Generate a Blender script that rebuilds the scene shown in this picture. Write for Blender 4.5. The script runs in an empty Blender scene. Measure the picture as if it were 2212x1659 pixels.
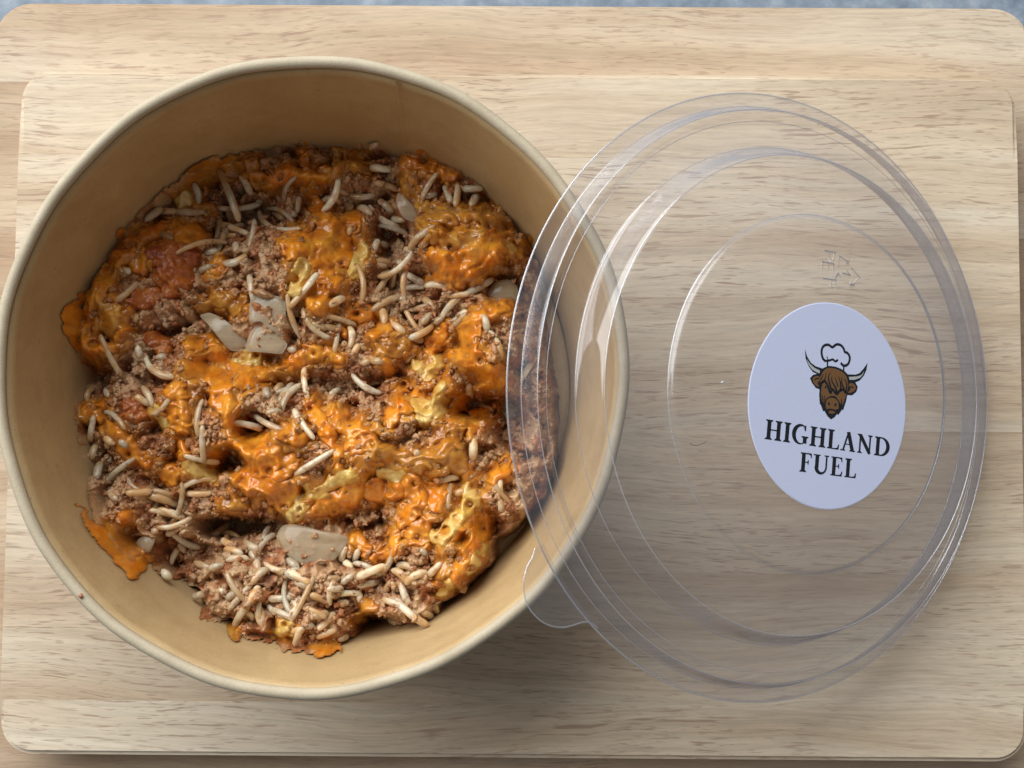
import bpy, bmesh, math, random
import numpy as np
from mathutils import Vector, Matrix
random.seed(7); rng = np.random.default_rng(7)
S = bpy.context.scene
COL = S.collection
R = math.radians
MM = 0.001
# ------------------------------------------------------------------ camera
CAMZ, FPX, PITCH = 386.0, 3000.0, R(4.0)
cd = bpy.data.cameras.new('camera'); cam = bpy.data.objects.new('camera', cd); COL.objects.link(cam)
cam.location = (0, 0, CAMZ * MM); cam.rotation_euler = (PITCH, 0, 0)
cd.sensor_width = 36; cd.lens = 36 * FPX / 2212.0; cd.clip_start = 0.01; cd.clip_end = 50
S.camera = cam
# ------------------------------------------------------------------ light: a cool window up and to the left, a dim room
wd = bpy.data.worlds.new('World'); S.world = wd; wd.use_nodes = True
wb = wd.node_tree.nodes['Background']; wb.inputs[0].default_value = (0.92, 0.95, 1.0, 1); wb.inputs[1].default_value = 0.185
ld = bpy.data.lights.new('window_light', 'AREA'); ld.shape = 'RECTANGLE'; ld.size = 2.1; ld.size_y = 1.5
ld.energy = 52; ld.color = (0.95, 0.98, 1.0)
lo = bpy.data.objects.new('window_light', ld); COL.objects.link(lo)
AZ, EL, DIST = R(125), R(38), 1.4
lp = Vector((math.cos(AZ) * math.cos(EL), math.sin(AZ) * math.cos(EL), math.sin(EL))) * DIST
lo.location = lp; lo.rotation_euler = (-lp).to_track_quat('-Z', 'Y').to_euler()
S.view_settings.view_transform = 'Standard'; S.view_settings.look = 'None'; S.view_settings.gamma = 1
S.view_settings.exposure = 0.0
S.render.engine = 'CYCLES'
S.cycles.transparent_max_bounces = 32; S.cycles.max_bounces = 10; S.cycles.glossy_bounces = 6

# ------------------------------------------------------------------ photo geometry helpers (mm)
cp, sp = math.cos(PITCH), math.sin(PITCH)
def ray(px, py):
    u = (px - 1106) / FPX; v = (830 - py) / FPX
    return np.array([u, sp + cp * v, -cp + sp * v])
def W(px, py, h):
    d = ray(px, py); s = (h - CAMZ) / d[2]
    return d[0] * s, d[1] * s
def PX(x, y, z):
    q = z - CAMZ; d = sp * y - cp * q; u = cp * y + sp * q
    return 1106 + FPX * x / d, 830 - FPX * u / d

# ------------------------------------------------------------------ object helpers
def tag(o, label=None, cat=None, group=None, kind=None):
    if label: o['label'] = label
    if cat: o['category'] = cat
    if group: o['group'] = group
    if kind: o['kind'] = kind
    return o
def empty(name, loc=(0, 0, 0), rot=(0, 0, 0)):
    o = bpy.data.objects.new(name, None); COL.objects.link(o); o.location = loc; o.rotation_euler = rot
    o.empty_display_size = 0.01
    return o
def link(name, me, mat=None, parent=None, smooth=True):
    if mat: me.materials.append(mat)
    me.polygons.foreach_set('use_smooth', np.full(len(me.polygons), bool(smooth)))
    o = bpy.data.objects.new(name, me); COL.objects.link(o)
    if parent: o.parent = parent
    return o
def fast_mesh(name, V, F):
    """V (n,3) mm, F (m,k) int"""
    me = bpy.data.meshes.new(name)
    V = np.asarray(V, dtype=np.float32) * MM; F = np.asarray(F, dtype=np.int32)
    k = F.shape[1]
    me.vertices.add(len(V)); me.vertices.foreach_set('co', V.ravel())
    me.loops.add(F.size); me.loops.foreach_set('vertex_index', F.ravel())
    me.polygons.add(len(F)); me.polygons.foreach_set('loop_start', np.arange(0, F.size, k, dtype=np.int32))
    me.update(calc_edges=True)
    return me
def set_col(me, name, C):
    a = me.color_attributes.new(name, 'FLOAT_COLOR', 'POINT')
    C = np.concatenate([C, np.ones((len(C), 1))], 1).astype(np.float32)
    a.data.foreach_set('color', C.ravel())
def bm_obj(name, bm, mat, parent=None, smooth=False):
    me = bpy.data.meshes.new(name); bm.to_mesh(me); bm.free()
    return link(name, me, mat, parent, smooth)
def lathe(prof, n=200, closed=True, sx=1.0, sy=1.0, wob=None):
    P = np.array(prof, float); m = len(P)
    a = np.linspace(0, 2 * np.pi, n, endpoint=False)
    V = []
    for ai in a:
        w = wob(ai) if wob else 0.0
        V.append(np.stack([(P[:, 0] + w) * np.cos(ai) * sx, (P[:, 0] + w) * np.sin(ai) * sy, P[:, 1]], 1))
    V = np.concatenate(V)
    F = []
    mm = m if closed else m - 1
    for i in range(n):
        j = (i + 1) % n
        for k in range(mm):
            l = (k + 1) % m
            F.append((i * m + k, j * m + k, j * m + l, i * m + l))
    return V, np.array(F)

# ------------------------------------------------------------------ materials
def mat(name):
    m = bpy.data.materials.new(name); m.use_nodes = True
    nt = m.node_tree; b = nt.nodes['Principled BSDF']
    return m, nt, b
def N(nt, t, **kw):
    n = nt.nodes.new(t)
    for k, v in kw.items(): setattr(n, k, v)
    return n
def noise(nt, vec, scale, detail=3, rough=0.55, dist=0.0):
    n = N(nt, 'ShaderNodeTexNoise'); n.inputs['Scale'].default_value = scale
    n.inputs['Detail'].default_value = detail; n.inputs['Roughness'].default_value = rough
    n.inputs['Distortion'].default_value = dist
    if vec is not None: nt.links.new(vec, n.inputs['Vector'])
    return n.outputs['Fac']
def ramp(nt, fac, stops):
    r = N(nt, 'ShaderNodeValToRGB'); e = r.color_ramp.elements
    while len(e) < len(stops): e.new(0.5)
    for i, (p, c) in enumerate(stops):
        e[i].position = p; e[i].color = (*c, 1) if len(c) == 3 else c
    nt.links.new(fac, r.inputs[0]); return r.outputs[0]
def g3(v): return (v, v, v)
def mix(nt, fac, a, b, blend='MIX'):
    m = N(nt, 'ShaderNodeMix', data_type='RGBA', blend_type=blend)
    for s, v in ((m.inputs[0], fac), (m.inputs[6], a), (m.inputs[7], b)):
        if hasattr(v, 'links'): nt.links.new(v, s)
        elif isinstance(v, (int, float)): s.default_value = v if s.type == 'VALUE' else (v, v, v, 1)
        else: s.default_value = (*v, 1)
    return m.outputs[2]
def mth(nt, op, a, b=None, clamp=False):
    m = N(nt, 'ShaderNodeMath', operation=op, use_clamp=clamp)
    for s, v in ((m.inputs[0], a), (m.inputs[1], b)):
        if v is None: continue
        if hasattr(v, 'links'): nt.links.new(v, s)
        else: s.default_value = v
    return m.outputs[0]
def bump(nt, b, h, strength, dist):
    n = N(nt, 'ShaderNodeBump'); n.inputs['Strength'].default_value = strength; n.inputs['Distance'].default_value = dist
    nt.links.new(h, n.inputs['Height']); nt.links.new(n.outputs[0], b.inputs['Normal']); return n
def objvec(nt, scale=(1, 1, 1), loc=None):
    tc = N(nt, 'ShaderNodeTexCoord'); mp = N(nt, 'ShaderNodeMapping')
    mp.inputs['Scale'].default_value = scale
    nt.links.new(tc.outputs['Object'], mp.inputs['Vector']); return mp.outputs[0]

def wood_material():
    m, nt, b = mat('pale_rubberwood')
    L = nt.links
    tc = N(nt, 'ShaderNodeTexCoord'); oi = N(nt, 'ShaderNodeObjectInfo')
    sc = N(nt, 'ShaderNodeSeparateColor'); L.new(oi.outputs['Color'], sc.inputs[0])
    comb = N(nt, 'ShaderNodeCombineXYZ')
    off = mth(nt, 'MULTIPLY', sc.outputs[1], 3.7); L.new(off, comb.inputs[0]); L.new(off, comb.inputs[2])
    va = N(nt, 'ShaderNodeVectorMath', operation='ADD'); L.new(tc.outputs['Object'], va.inputs[0]); L.new(comb.outputs[0], va.inputs[1])
    # bend the grain gently sideways
    def mapped(v, s):
        mp = N(nt, 'ShaderNodeMapping'); mp.inputs['Scale'].default_value = s; L.new(v, mp.inputs[0]); return mp.outputs[0]
    w1 = noise(nt, mapped(va.outputs[0], (9, 14, 9)), 1.0, 2)
    w1 = mth(nt, 'MULTIPLY', mth(nt, 'SUBTRACT', w1, 0.5), 0.020)
    c2 = N(nt, 'ShaderNodeCombineXYZ'); L.new(w1, c2.inputs[1])
    vb = N(nt, 'ShaderNodeVectorMath', operation='ADD'); L.new(va.outputs[0], vb.inputs[0]); L.new(c2.outputs[0], vb.inputs[1])
    v = vb.outputs[0]
    broad = noise(nt, mapped(v, (5, 60, 5)), 1.0, 3)
    rings = noise(nt, mapped(v, (4, 300, 4)), 1.0, 3, 0.6)
    fibre = noise(nt, mapped(v, (110, 1500, 110)), 1.0, 3, 0.6)
    pores = noise(nt, mapped(v, (100, 1100, 100)), 1.0, 2, 0.5)
    pores2 = noise(nt, mapped(va.outputs[0], (230, 1500, 230)), 1.0, 1.5, 0.5)
    zone = noise(nt, mapped(v, (16, 40, 16)), 1.0, 2)
    col = ramp(nt, broad, [(0.30, (0.48, 0.36, 0.24)), (0.5, (0.60, 0.49, 0.355)), (0.68, (0.68, 0.595, 0.46))])
    tint = ramp(nt, sc.outputs[0], [(0.0, (0.74, 0.62, 0.54)), (0.5, (0.93, 0.88, 0.84)), (1.0, (1.06, 1.05, 1.04))])
    col = mix(nt, 1.0, col, tint, 'MULTIPLY')
    rg = ramp(nt, rings, [(0.36, g3(1.0)), (0.47, g3(0.93)), (0.5, g3(0.85)), (0.54, g3(0.97)), (0.7, g3(1.05))])
    col = mix(nt, 0.85, col, rg, 'MULTIPLY')
    fb = ramp(nt, fibre, [(0.3, g3(0.86)), (0.7, g3(1.09))])
    col = mix(nt, 0.8, col, fb, 'MULTIPLY')
    pm = ramp(nt, pores, [(0.585, g3(0)), (0.68, g3(1))])
    pm2 = ramp(nt, pores2, [(0.60, g3(0)), (0.70, g3(1))])
    pz = ramp(nt, zone, [(0.36, g3(0.25)), (0.58, g3(1.0))])
    pf = mth(nt, 'MULTIPLY', mth(nt, 'MAXIMUM', pm, mth(nt, 'MULTIPLY', pm2, 0.7)), pz)
    pf = mth(nt, 'MULTIPLY', pf, 0.68)
    col = mix(nt, pf, col, (0.30, 0.185, 0.125))
    L.new(col, b.inputs['Base Color'])
    b.inputs['Roughness'].default_value = 0.62; b.inputs['Specular IOR Level'].default_value = 0.35
    hgt = mth(nt, 'SUBTRACT', mth(nt, 'MULTIPLY', fibre, 0.5), pf)
    bump(nt, b, hgt, 0.35, 0.0002)
    return m
M_wood = wood_material()

def worktop_material():
    m, nt, b = mat('blue_grey_stone')
    v = objvec(nt)
    c = ramp(nt, noise(nt, v, 120, 5, 0.65), [(0.3, (0.10, 0.135, 0.18)), (0.5, (0.17, 0.21, 0.26)), (0.72, (0.28, 0.32, 0.37))])
    nt.links.new(c, b.inputs['Base Color']); b.inputs['Roughness'].default_value = 0.5
    return m
M_top = worktop_material()

def kraft_material(name, c0, c1, rough, speck=True):
    m, nt, b = mat(name)
    v = objvec(nt)
    c = ramp(nt, noise(nt, v, 90, 5, 0.7), [(0.3, c0), (0.7, c1)])
    f = noise(nt, v, 2200, 3, 0.7)
    c = mix(nt, 0.6, c, ramp(nt, f, [(0.3, g3(0.86)), (0.7, g3(1.1))]), 'MULTIPLY')
    if speck:
        gr = ramp(nt, noise(nt, v, 45, 3, 0.6), [(0.55, g3(0)), (0.66, g3(0.30))])
        c = mix(nt, gr, c, (0.34, 0.215, 0.09))
        sk = ramp(nt, noise(nt, v, 700, 1, 0.5), [(0.73, g3(0)), (0.78, g3(0.5))])
        c = mix(nt, sk, c, (0.22, 0.13, 0.06))
    nt.links.new(c, b.inputs['Base Color']); b.inputs['Roughness'].default_value = rough
    b.inputs['Specular IOR Level'].default_value = 0.4
    bump(nt, b, mth(nt, 'ADD', f, noise(nt, v, 350, 3)), 0.25, 0.0003)
    return m
M_kraft = kraft_material('kraft_paper', (0.43, 0.292, 0.138), (0.55, 0.39, 0.198), 0.42)
M_rim = kraft_material('pale_paper_rim', (0.42, 0.345, 0.235), (0.52, 0.44, 0.31), 0.6, False)

# ------------------------------------------------------------------ worktop and boards
bm = bmesh.new()
bmesh.ops.create_grid(bm, x_segments=4, y_segments=4, size=1.2)
wt = bm_obj('worktop', bm, M_top); wt.location = (0, 0.02, -0.0345); tag(wt, kind='structure')

def rrect(w, h, r, n=10):
    P = []
    for cx, cy, a0 in ((w / 2 - r, h / 2 - r, 0), (-w / 2 + r, h / 2 - r, 90), (-w / 2 + r, -h / 2 + r, 180), (w / 2 - r, -h / 2 + r, 270)):
        for i in range(n + 1):
            a = R(a0 + 90 * i / n); P.append((cx + r * math.cos(a), cy + r * math.sin(a)))
    return P
def clip_y(P, y0, y1):
    def half(P, y, s):
        out = []
        for i in range(len(P)):
            a, b = P[i], P[(i + 1) % len(P)]
            ia, ib = s * (a[1] - y) >= 0, s * (b[1] - y) >= 0
            if ia: out.append(a)
            if ia != ib:
                t = (y - a[1]) / (b[1] - a[1]); out.append((a[0] + t * (b[0] - a[0]), y))
        return out
    return half(half(P, y0, 1), y1, -1)
def board(name, label, w, h, r, th, loc, rot, cuts, tints, seeds):
    root = empty(name, loc, (0, 0, rot)); tag(root, label, 'chopping board')
    P = rrect(w, h, r)
    ys = [-h / 2 - 1] + cuts + [h / 2 + 1]
    for i in range(len(ys) - 1):
        Q = clip_y(P, ys[i], ys[i + 1])
        # shrink seams very slightly so the glue line reads as a hairline
        bm = bmesh.new()
        vs = [bm.verts.new((x * MM, y * MM, 0)) for x, y in Q]
        f = bm.faces.new(vs)
        bmesh.ops.remove_doubles(bm, verts=bm.verts, dist=1e-5)
        r_ = bmesh.ops.extrude_face_region(bm, geom=list(bm.faces))
        for v in r_['geom']:
            if isinstance(v, bmesh.types.BMVert): v.co.z -= th * MM
        bmesh.ops.recalc_face_normals(bm, faces=bm.faces)
        # bevel: the outer arris gets 1.2 mm, the glued joints 0.12 mm
        def at_seam(e): return all(min(abs(v.co.y / MM - c) for c in cuts) < 0.01 for v in e.verts)
        out = [e for e in bm.edges if abs(e.verts[0].co.z - e.verts[1].co.z) < 1e-7 and not at_seam(e)]
        seam = [e for e in bm.edges if abs(e.verts[0].co.z - e.verts[1].co.z) < 1e-7 and at_seam(e)]
        bmesh.ops.bevel(bm, geom=seam, offset=0.00004, segments=1, affect='EDGES')
        out = [e for e in bm.edges if e.is_valid and abs(e.verts[0].co.z - e.verts[1].co.z) < 1e-7 and e.calc_face_angle(0) > 1.2 and not at_seam(e)
               and min(min(abs(v.co.y / MM - c) for c in cuts) for v in e.verts) > -1]
        bmesh.ops.bevel(bm, geom=out, offset=0.0012, segments=3, affect='EDGES')
        o = bm_obj('stave', bm, M_wood, root)
        o.color = (tints[i], seeds[i], 0, 1)
    return root
BC = (1.1, 19.8); BROT = R(-0.45)
def loc_y(py): return W(1106, py, 0)[1] - BC[1]
cuts = sorted(loc_y(p) for p in (340, 640, 926, 1235, 1520))
board('cutting_board', 'pale wooden chopping board on top, carrying the paper bowl and the clear lid', 281.6, 190.9, 9.0, 15.5,
      (BC[0] * MM, BC[1] * MM, 0), BROT, cuts, [0.75, 0.70, 0.80, 0.50, 0.80, 1.0], [0.11, 0.73, 0.32, 0.95, 0.51, 0.84])
board('cutting_board', 'larger pale wooden chopping board underneath, its back strip showing behind the upper one', 306.5, 262, 11.0, 18.0,
      (-0.6 * MM, 9.6 * MM, -0.0162), R(-0.32), [-112, -70, -25, 20, 62, 107], [0.15, 0.2, 0.2, 0.3, 0.0, 0.35, 0.45], [0.21, 0.43, 0.62, 0.15, 0.91, 0.34, 0.05])

# ------------------------------------------------------------------ paper bowl
BH = 63.5
bx0, by0 = W(677, 815, BH); BX, BY = bx0 - 0.95, by0 + 1.4
BSX, BSY = 0.995, 1.010
RT, RB = 73.4, 62.5                   # rim and foot radii
def rin(h): return RB + 0.4 + (RT - 1.5 - RB) * h / BH
bowl = empty('paper_bowl', (BX * MM, BY * MM, 0.0))
tag(bowl, 'round brown kraft paper bowl with a pale rolled rim, holding the food', 'bowl')
wob = lambda a: 0.25 * math.sin(3 * a + 1) + 0.18 * math.sin(7 * a) + 0.12 * math.sin(17 * a + 2)
out_p = [(RB + 0.9, 0.3), (RB + 1.0, 3)] + [(rin(h) + 0.55, h) for h in np.linspace(6, BH - 2.5, 14)]
in_p = [(rin(h), h) for h in np.linspace(BH - 2.5, 0.6, 16)]
V, F = lathe(out_p + in_p, 256, True, BSX, BSY, wob)
link('wall', fast_mesh('wall', V, F), M_kraft, bowl)
tor = [(RT + 0.0 + 1.4 * math.cos(t), BH - 1.4 + 1.4 * math.sin(t)) for t in np.linspace(0, 2 * np.pi, 18, endpoint=False)]
V, F = lathe(tor, 320, True, BSX, BSY, wob)
link('rim', fast_mesh('rim', V, F), M_rim, bowl)
V, F = lathe([(0.01, 2.0), (RB - 1, 2.0), (rin(2) + 0.2, 2.6), (rin(2) + 0.2, 1.2), (0.01, 1.2)], 128, True, BSX, BSY)
link('base', fast_mesh('base', V, F), M_kraft, bowl)
# overlap seam of the rolled wall: a thin lip running down the inside
aS = math.atan2(*(np.array(W(856, 170, BH))[::-1] - np.array([BY, BX])))
Vs, Fs = [], []
hs = np.linspace(8, BH - 2.6, 20)
for h in hs:
    for da, dr in ((-0.020, 0.0), (-0.006, -0.28), (0.0, -0.34), (0.0012, 0.05)):
        a = aS + da; r = rin(h) + dr + wob(a) + (0.02 if dr == 0 else 0)
        Vs.append((r * math.cos(a) * BSX, r * math.sin(a) * BSY, h))
for i in range(len(hs) - 1):
    for k in range(3): Fs.append((i * 4 + k, i * 4 + k + 1, (i + 1) * 4 + k + 1, (i + 1) * 4 + k))
link('seam', fast_mesh('seam', Vs, Fs), M_kraft, bowl)

# ------------------------------------------------------------------ food: fields on a grid inside the bowl
def perlin(x, y, s, seed):
    r = np.random.default_rng(seed); n = 256
    a = r.uniform(0, 2 * np.pi, (n, n)); gx, gy = np.cos(a), np.sin(a)
    X = x / s + 100; Y = y / s + 100
    i = np.floor(X).astype(int); j = np.floor(Y).astype(int); fx = X - i; fy = Y - j
    u = fx ** 3 * (fx * (fx * 6 - 15) + 10); v = fy ** 3 * (fy * (fy * 6 - 15) + 10)
    def g(ii, jj, dx, dy): return gx[ii % n, jj % n] * dx + gy[ii % n, jj % n] * dy
    a0 = g(i, j, fx, fy); a1 = g(i + 1, j, fx - 1, fy); a2 = g(i, j + 1, fx, fy - 1); a3 = g(i + 1, j + 1, fx - 1, fy - 1)
    return 1.6 * ((a0 * (1 - u) + a1 * u) * (1 - v) + (a2 * (1 - u) + a3 * u) * v)
def fbm(x, y, s, seed, o=4, g=0.55):
    t = 0; a = 1; n = 0
    for k in range(o): t = t + a * perlin(x, y, s / 2 ** k, seed + k); n += a; a *= g
    return t / n
def worley(x, y, s, seed):
    r = np.random.default_rng(seed); n = 256
    jx, jy = r.uniform(0, 1, (n, n)), r.uniform(0, 1, (n, n))
    X = x / s + 60; Y = y / s + 60; i = np.floor(X).astype(int); j = np.floor(Y).astype(int)
    d = np.full(X.shape, 9.0)
    for a in (-1, 0, 1):
        for b in (-1, 0, 1):
            ii, jj = i + a, j + b
            dx = ii + jx[ii % n, jj % n] - X; dy = jj + jy[ii % n, jj % n] - Y
            d = np.minimum(d, dx * dx + dy * dy)
    return np.sqrt(d)
def worley2(x, y, s, seed):
    r = np.random.default_rng(seed); n = 256
    jx, jy = r.uniform(0, 1, (n, n)), r.uniform(0, 1, (n, n))
    X = x / s + 60; Y = y / s + 60; i = np.floor(X).astype(int); j = np.floor(Y).astype(int)
    d1 = np.full(X.shape, 9.0); d2 = np.full(X.shape, 9.0)
    for a in (-1, 0, 1):
        for b in (-1, 0, 1):
            ii, jj = i + a, j + b
            d = np.hypot(ii + jx[ii % n, jj % n] - X, jj + jy[ii % n, jj % n] - Y)
            d2 = np.minimum(d2, np.maximum(d, d1)); d1 = np.minimum(d1, d)
    return d2 - d1
def blur(A, sig):
    n = int(3 * sig) + 1; k = np.exp(-np.arange(-n, n + 1) ** 2 / (2 * sig * sig)); k /= k.sum()
    P = np.pad(A, n, mode='edge')
    P = sum(k[t] * P[:, t:t + A.shape[1]] for t in range(2 * n + 1))
    return sum(k[t] * P[t:t + A.shape[0], :] for t in range(2 * n + 1))
ST = 0.27
gx = np.arange(BX - 73, BX + 73, ST); gy = np.arange(BY - 75, BY + 75, ST)
GX, GY = np.meshgrid(gx, gy)
NX, NY = len(gx), len(gy)
def sm(a, b, x):
    t = np.clip((x - a) / (b - a), 0, 1); return t * t * (3 - 2 * t)

OUT = [(148,500),(200,440),(232,440),(300,410),(380,400),(400,375),(460,340),(500,335),(600,322),(660,308),(750,318),(800,318),(870,322),(920,335),(990,370),(1040,400),(1080,440),(1115,490),(1155,540),(1160,600),(1150,650),(1160,700),(1170,760),(1185,850),(1190,1000),(1172,1070),(1130,1110),(1100,1140),(1058,1160),(1055,1210),(1000,1275),(945,1305),(930,1350),(860,1362),(800,1335),(770,1372),(700,1412),(610,1412),(600,1390),(500,1372),(495,1345),(435,1340),(430,1275),(350,1240),(320,1215),(290,1245),(200,1130),(165,1095),(185,1040),(150,960),(155,880),(195,810),(150,740),(145,650),(160,600),(145,540)]
LUMPS = [(300,600,150,130,7),(230,720,80,90,5),(620,620,125,130,9),(990,530,120,110,11),(1060,740,80,95,10),(800,760,110,60,4),(420,880,200,130,7),(650,980,180,130,8),(900,960,150,120,7),(250,1080,90,60,4),(610,1290,170,100,5),(950,1190,110,110,7),(1100,1060,50,60,3),(920,360,100,40,3),(640,360,160,40,2),(880,1320,70,40,3)]
GAPS = [(850,520,42,55,-9),(885,610,65,35,-7),(560,470,55,30,-7),(800,342,45,16,-9),(760,440,120,30,-4),(175,800,60,26,-12),(1040,880,80,26,-13),(1105,920,45,45,-9),(490,1140,55,24,-14),(410,1195,80,30,-7),(820,1352,48,24,-13),(552,925,34,38,-10),(495,995,30,22,-8),(1085,620,35,26,-9),(1020,440,60,20,-5),(470,790,40,20,-7),(680,830,120,18,-4),(560,1135,60,18,-8),(1060,1140,30,30,-8),(380,1240,60,30,-6),(240,1170,60,16,-6)]
def macro(px, py, x, y):
    h = 18.5 - 0.085 * (y - BY) - 0.035 * (x - BX)
    for cx, cy, rx, ry, a in LUMPS + GAPS:
        d = ((px - cx) / rx) ** 2 + ((py - cy) / ry) ** 2
        h = h + (1.25 if a > 0 else 1.6) * a * np.exp(-d ** 1.9)
    return h
HW = (np.hypot((GX - BX) / BSX, (GY - BY) / BSY) - RB - 0.4) * BH / (RT - 1.5 - RB)     # height of the inner wall above each point
PXg, PYg = PX(GX, GY, 18.0)
for _ in range(4):
    H = macro(PXg, PYg, GX, GY); Hs = np.maximum(blur(H, 5), np.clip(HW, 0, 50))
    PXg, PYg = PX(GX, GY, Hs)
# signed distance to the outline in px
sd = np.full(GX.shape, 1e9); ins = np.zeros(GX.shape, bool)
for i in range(len(OUT)):
    (ax, ay), (bx, by) = OUT[i], OUT[(i + 1) % len(OUT)]
    t = np.clip(((PXg - ax) * (bx - ax) + (PYg - ay) * (by - ay)) / ((bx - ax) ** 2 + (by - ay) ** 2), 0, 1)
    sd = np.minimum(sd, np.hypot(PXg - ax - t * (bx - ax), PYg - ay - t * (by - ay)))
    c = ((ay > PYg) != (by > PYg)) & (PXg < (bx - ax) * (PYg - ay) / (by - ay + 1e-9) + ax); ins ^= c
sd = np.where(ins, sd, -sd) / 8.3 + 0.9 * fbm(GX, GY, 5, 11)          # mm
edge = sm(-2.6, -0.4, sd); edge2 = sm(-1.0, 3.0, sd)
n_big = fbm(GX, GY, 9, 21, 3); n_med = worley(GX + 1.2 * perlin(GX, GY, 4, 5), GY + 1.2 * perlin(GX, GY, 4, 6), 3.6, 31)
n_crumb = worley(GX + 0.5 * perlin(GX, GY, 1.5, 7), GY + 0.5 * perlin(GX, GY, 1.5, 8), 1.25, 41)
n_fine = fbm(GX, GY, 1.6, 51, 3)
n_lump0 = worley(GX + .8 * perlin(GX, GY, 3, 15), GY + .8 * perlin(GX, GY, 3, 16), 2.4, 33)
Hm = H + 3.0 * n_big + 1.9 * (1 - np.clip(n_med, 0, 1) ** 2) - 0.8 + 0.7 * (1 - np.clip(n_crumb, 0, 1) ** 2) - 0.3 + 1.0 * n_fine + 0.5 * fbm(GX, GY, .8, 55, 2)
cr_ = worley2(GX + 3 * perlin(GX, GY, 9, 17) + 1 * perlin(GX, GY, 3, 18), GY + 3 * perlin(GX, GY, 9, 19) + 1 * perlin(GX, GY, 3, 20), 15, 37)
Hm -= 5.5 * (1 - sm(0.0, 0.26, cr_)) * sm(-0.25, 0.15, fbm(GX, GY, 14, 39, 2))
crev = np.clip(-fbm(GX, GY, 6, 61, 2) - 0.18, 0, 1)
Hm -= 9 * crev
# grains buried just under the surface: they lump the mince and the cheese from below
GRB = np.zeros(GX.shape)
for _ in range(1500):
    x = random.uniform(BX - 68, BX + 68); y = random.uniform(BY - 70, BY + 70); an = random.uniform(0, 6.283); L = random.uniform(4, 10); r = random.uniform(0.9, 1.35)
    i0, i1 = int((y - L / 2 - 2 - gy[0]) / ST), int((y + L / 2 + 2 - gy[0]) / ST); j0, j1 = int((x - L / 2 - 2 - gx[0]) / ST), int((x + L / 2 + 2 - gx[0]) / ST)
    if i0 < 0 or j0 < 0 or i1 >= NY or j1 >= NX: continue
    X, Y = GX[i0:i1, j0:j1] - x, GY[i0:i1, j0:j1] - y; ca, sa = math.cos(an), math.sin(an)
    u = X * ca + Y * sa; w = -X * sa + Y * ca + random.uniform(-.04, .04) * (u * u - L)
    d = np.hypot(np.maximum(np.abs(u) - L / 2 + r, 0), w)
    GRB[i0:i1, j0:j1] = np.maximum(GRB[i0:i1, j0:j1], random.uniform(.6, 1) * np.sqrt(np.clip(r * r - d * d, 0, None)))
Hm = Hm + 0.9 * GRB
Hm = Hm * (0.72 + 0.28 * edge2) + 1.5 * (1 - edge2)
Hm = np.where(edge > 0, Hm * edge + (1 - edge) * 2.0, 2.0)
Hm = np.maximum(Hm, 2.0)
Hm = np.where((sd > -0.3) & (HW > Hm - 1.5) & (HW < 26 + 9 * (1 - sm(-40, -20, GY - BY))), np.maximum(Hm, HW + 0.3 + 1.8 * sm(-0.3, 3.0, sd) + 0.9 * n_fine + 0.9 * GRB + 1.2 * (0.6 - np.clip(n_med, 0, 1) ** 2)), Hm)

# traced features: crops of the photograph, coordinates of the enlarged crop
CR = {'A': (130, 330), 'B': (700, 330), 'C': (130, 750), 'D': (700, 750), 'E': (150, 1150), 'F': (700, 1150)}
def cxy(c, x, y): return (CR[c][0] + x * .27125) * .8848, (CR[c][1] + y * .27125) * .8848
def field(pts):
    """smooth union of discs and short capsules, in mm, on the whole grid's sub box"""
    P = [(*cxy(p[0], p[1], p[2]), p[3] * .24 / 8.35) for p in pts]     # px, px, mm
    x0 = min(p[0] - p[2] * 9 for p in P) - 30; x1 = max(p[0] + p[2] * 9 for p in P) + 30
    y0 = min(p[1] - p[2] * 9 for p in P) - 30; y1 = max(p[1] + p[2] * 9 for p in P) + 30
    sel = (PXg > x0) & (PXg < x1) & (PYg > y0) & (PYg < y1)
    ii, jj = np.where(sel); a, b, c, d = ii.min(), ii.max() + 1, jj.min(), jj.max() + 1
    X, Y = PXg[a:b, c:d], PYg[a:b, c:d]; K = 0.45
    acc = np.zeros(X.shape)
    for i, p in enumerate(P):
        D = np.hypot(X - p[0], Y - p[1]) / 8.35
        acc += np.exp(np.clip((p[2] - D) / K, -30, 30))
        if i:
            q = P[i - 1]; L = math.hypot(p[0] - q[0], p[1] - q[1]) / 8.35
            if 0.3 < L < 1.9 * (p[2] + q[2]):
                t = np.clip(((X - q[0]) * (p[0] - q[0]) + (Y - q[1]) * (p[1] - q[1])) / (L * 8.35) ** 2, 0, 1)
                D = np.hypot(X - q[0] - t * (p[0] - q[0]), Y - q[1] - t * (p[1] - q[1])) / 8.35
                acc += np.exp(np.clip((0.85 * (q[2] + t * (p[2] - q[2])) - D) / K, -30, 30))
    return K * np.log(acc + 1e-9), (a, b, c, d)
def T(c, *pts): return [(c, *p) for p in pts]
O, Yl, Br = 'orange', 'yellow', 'amber'
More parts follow.
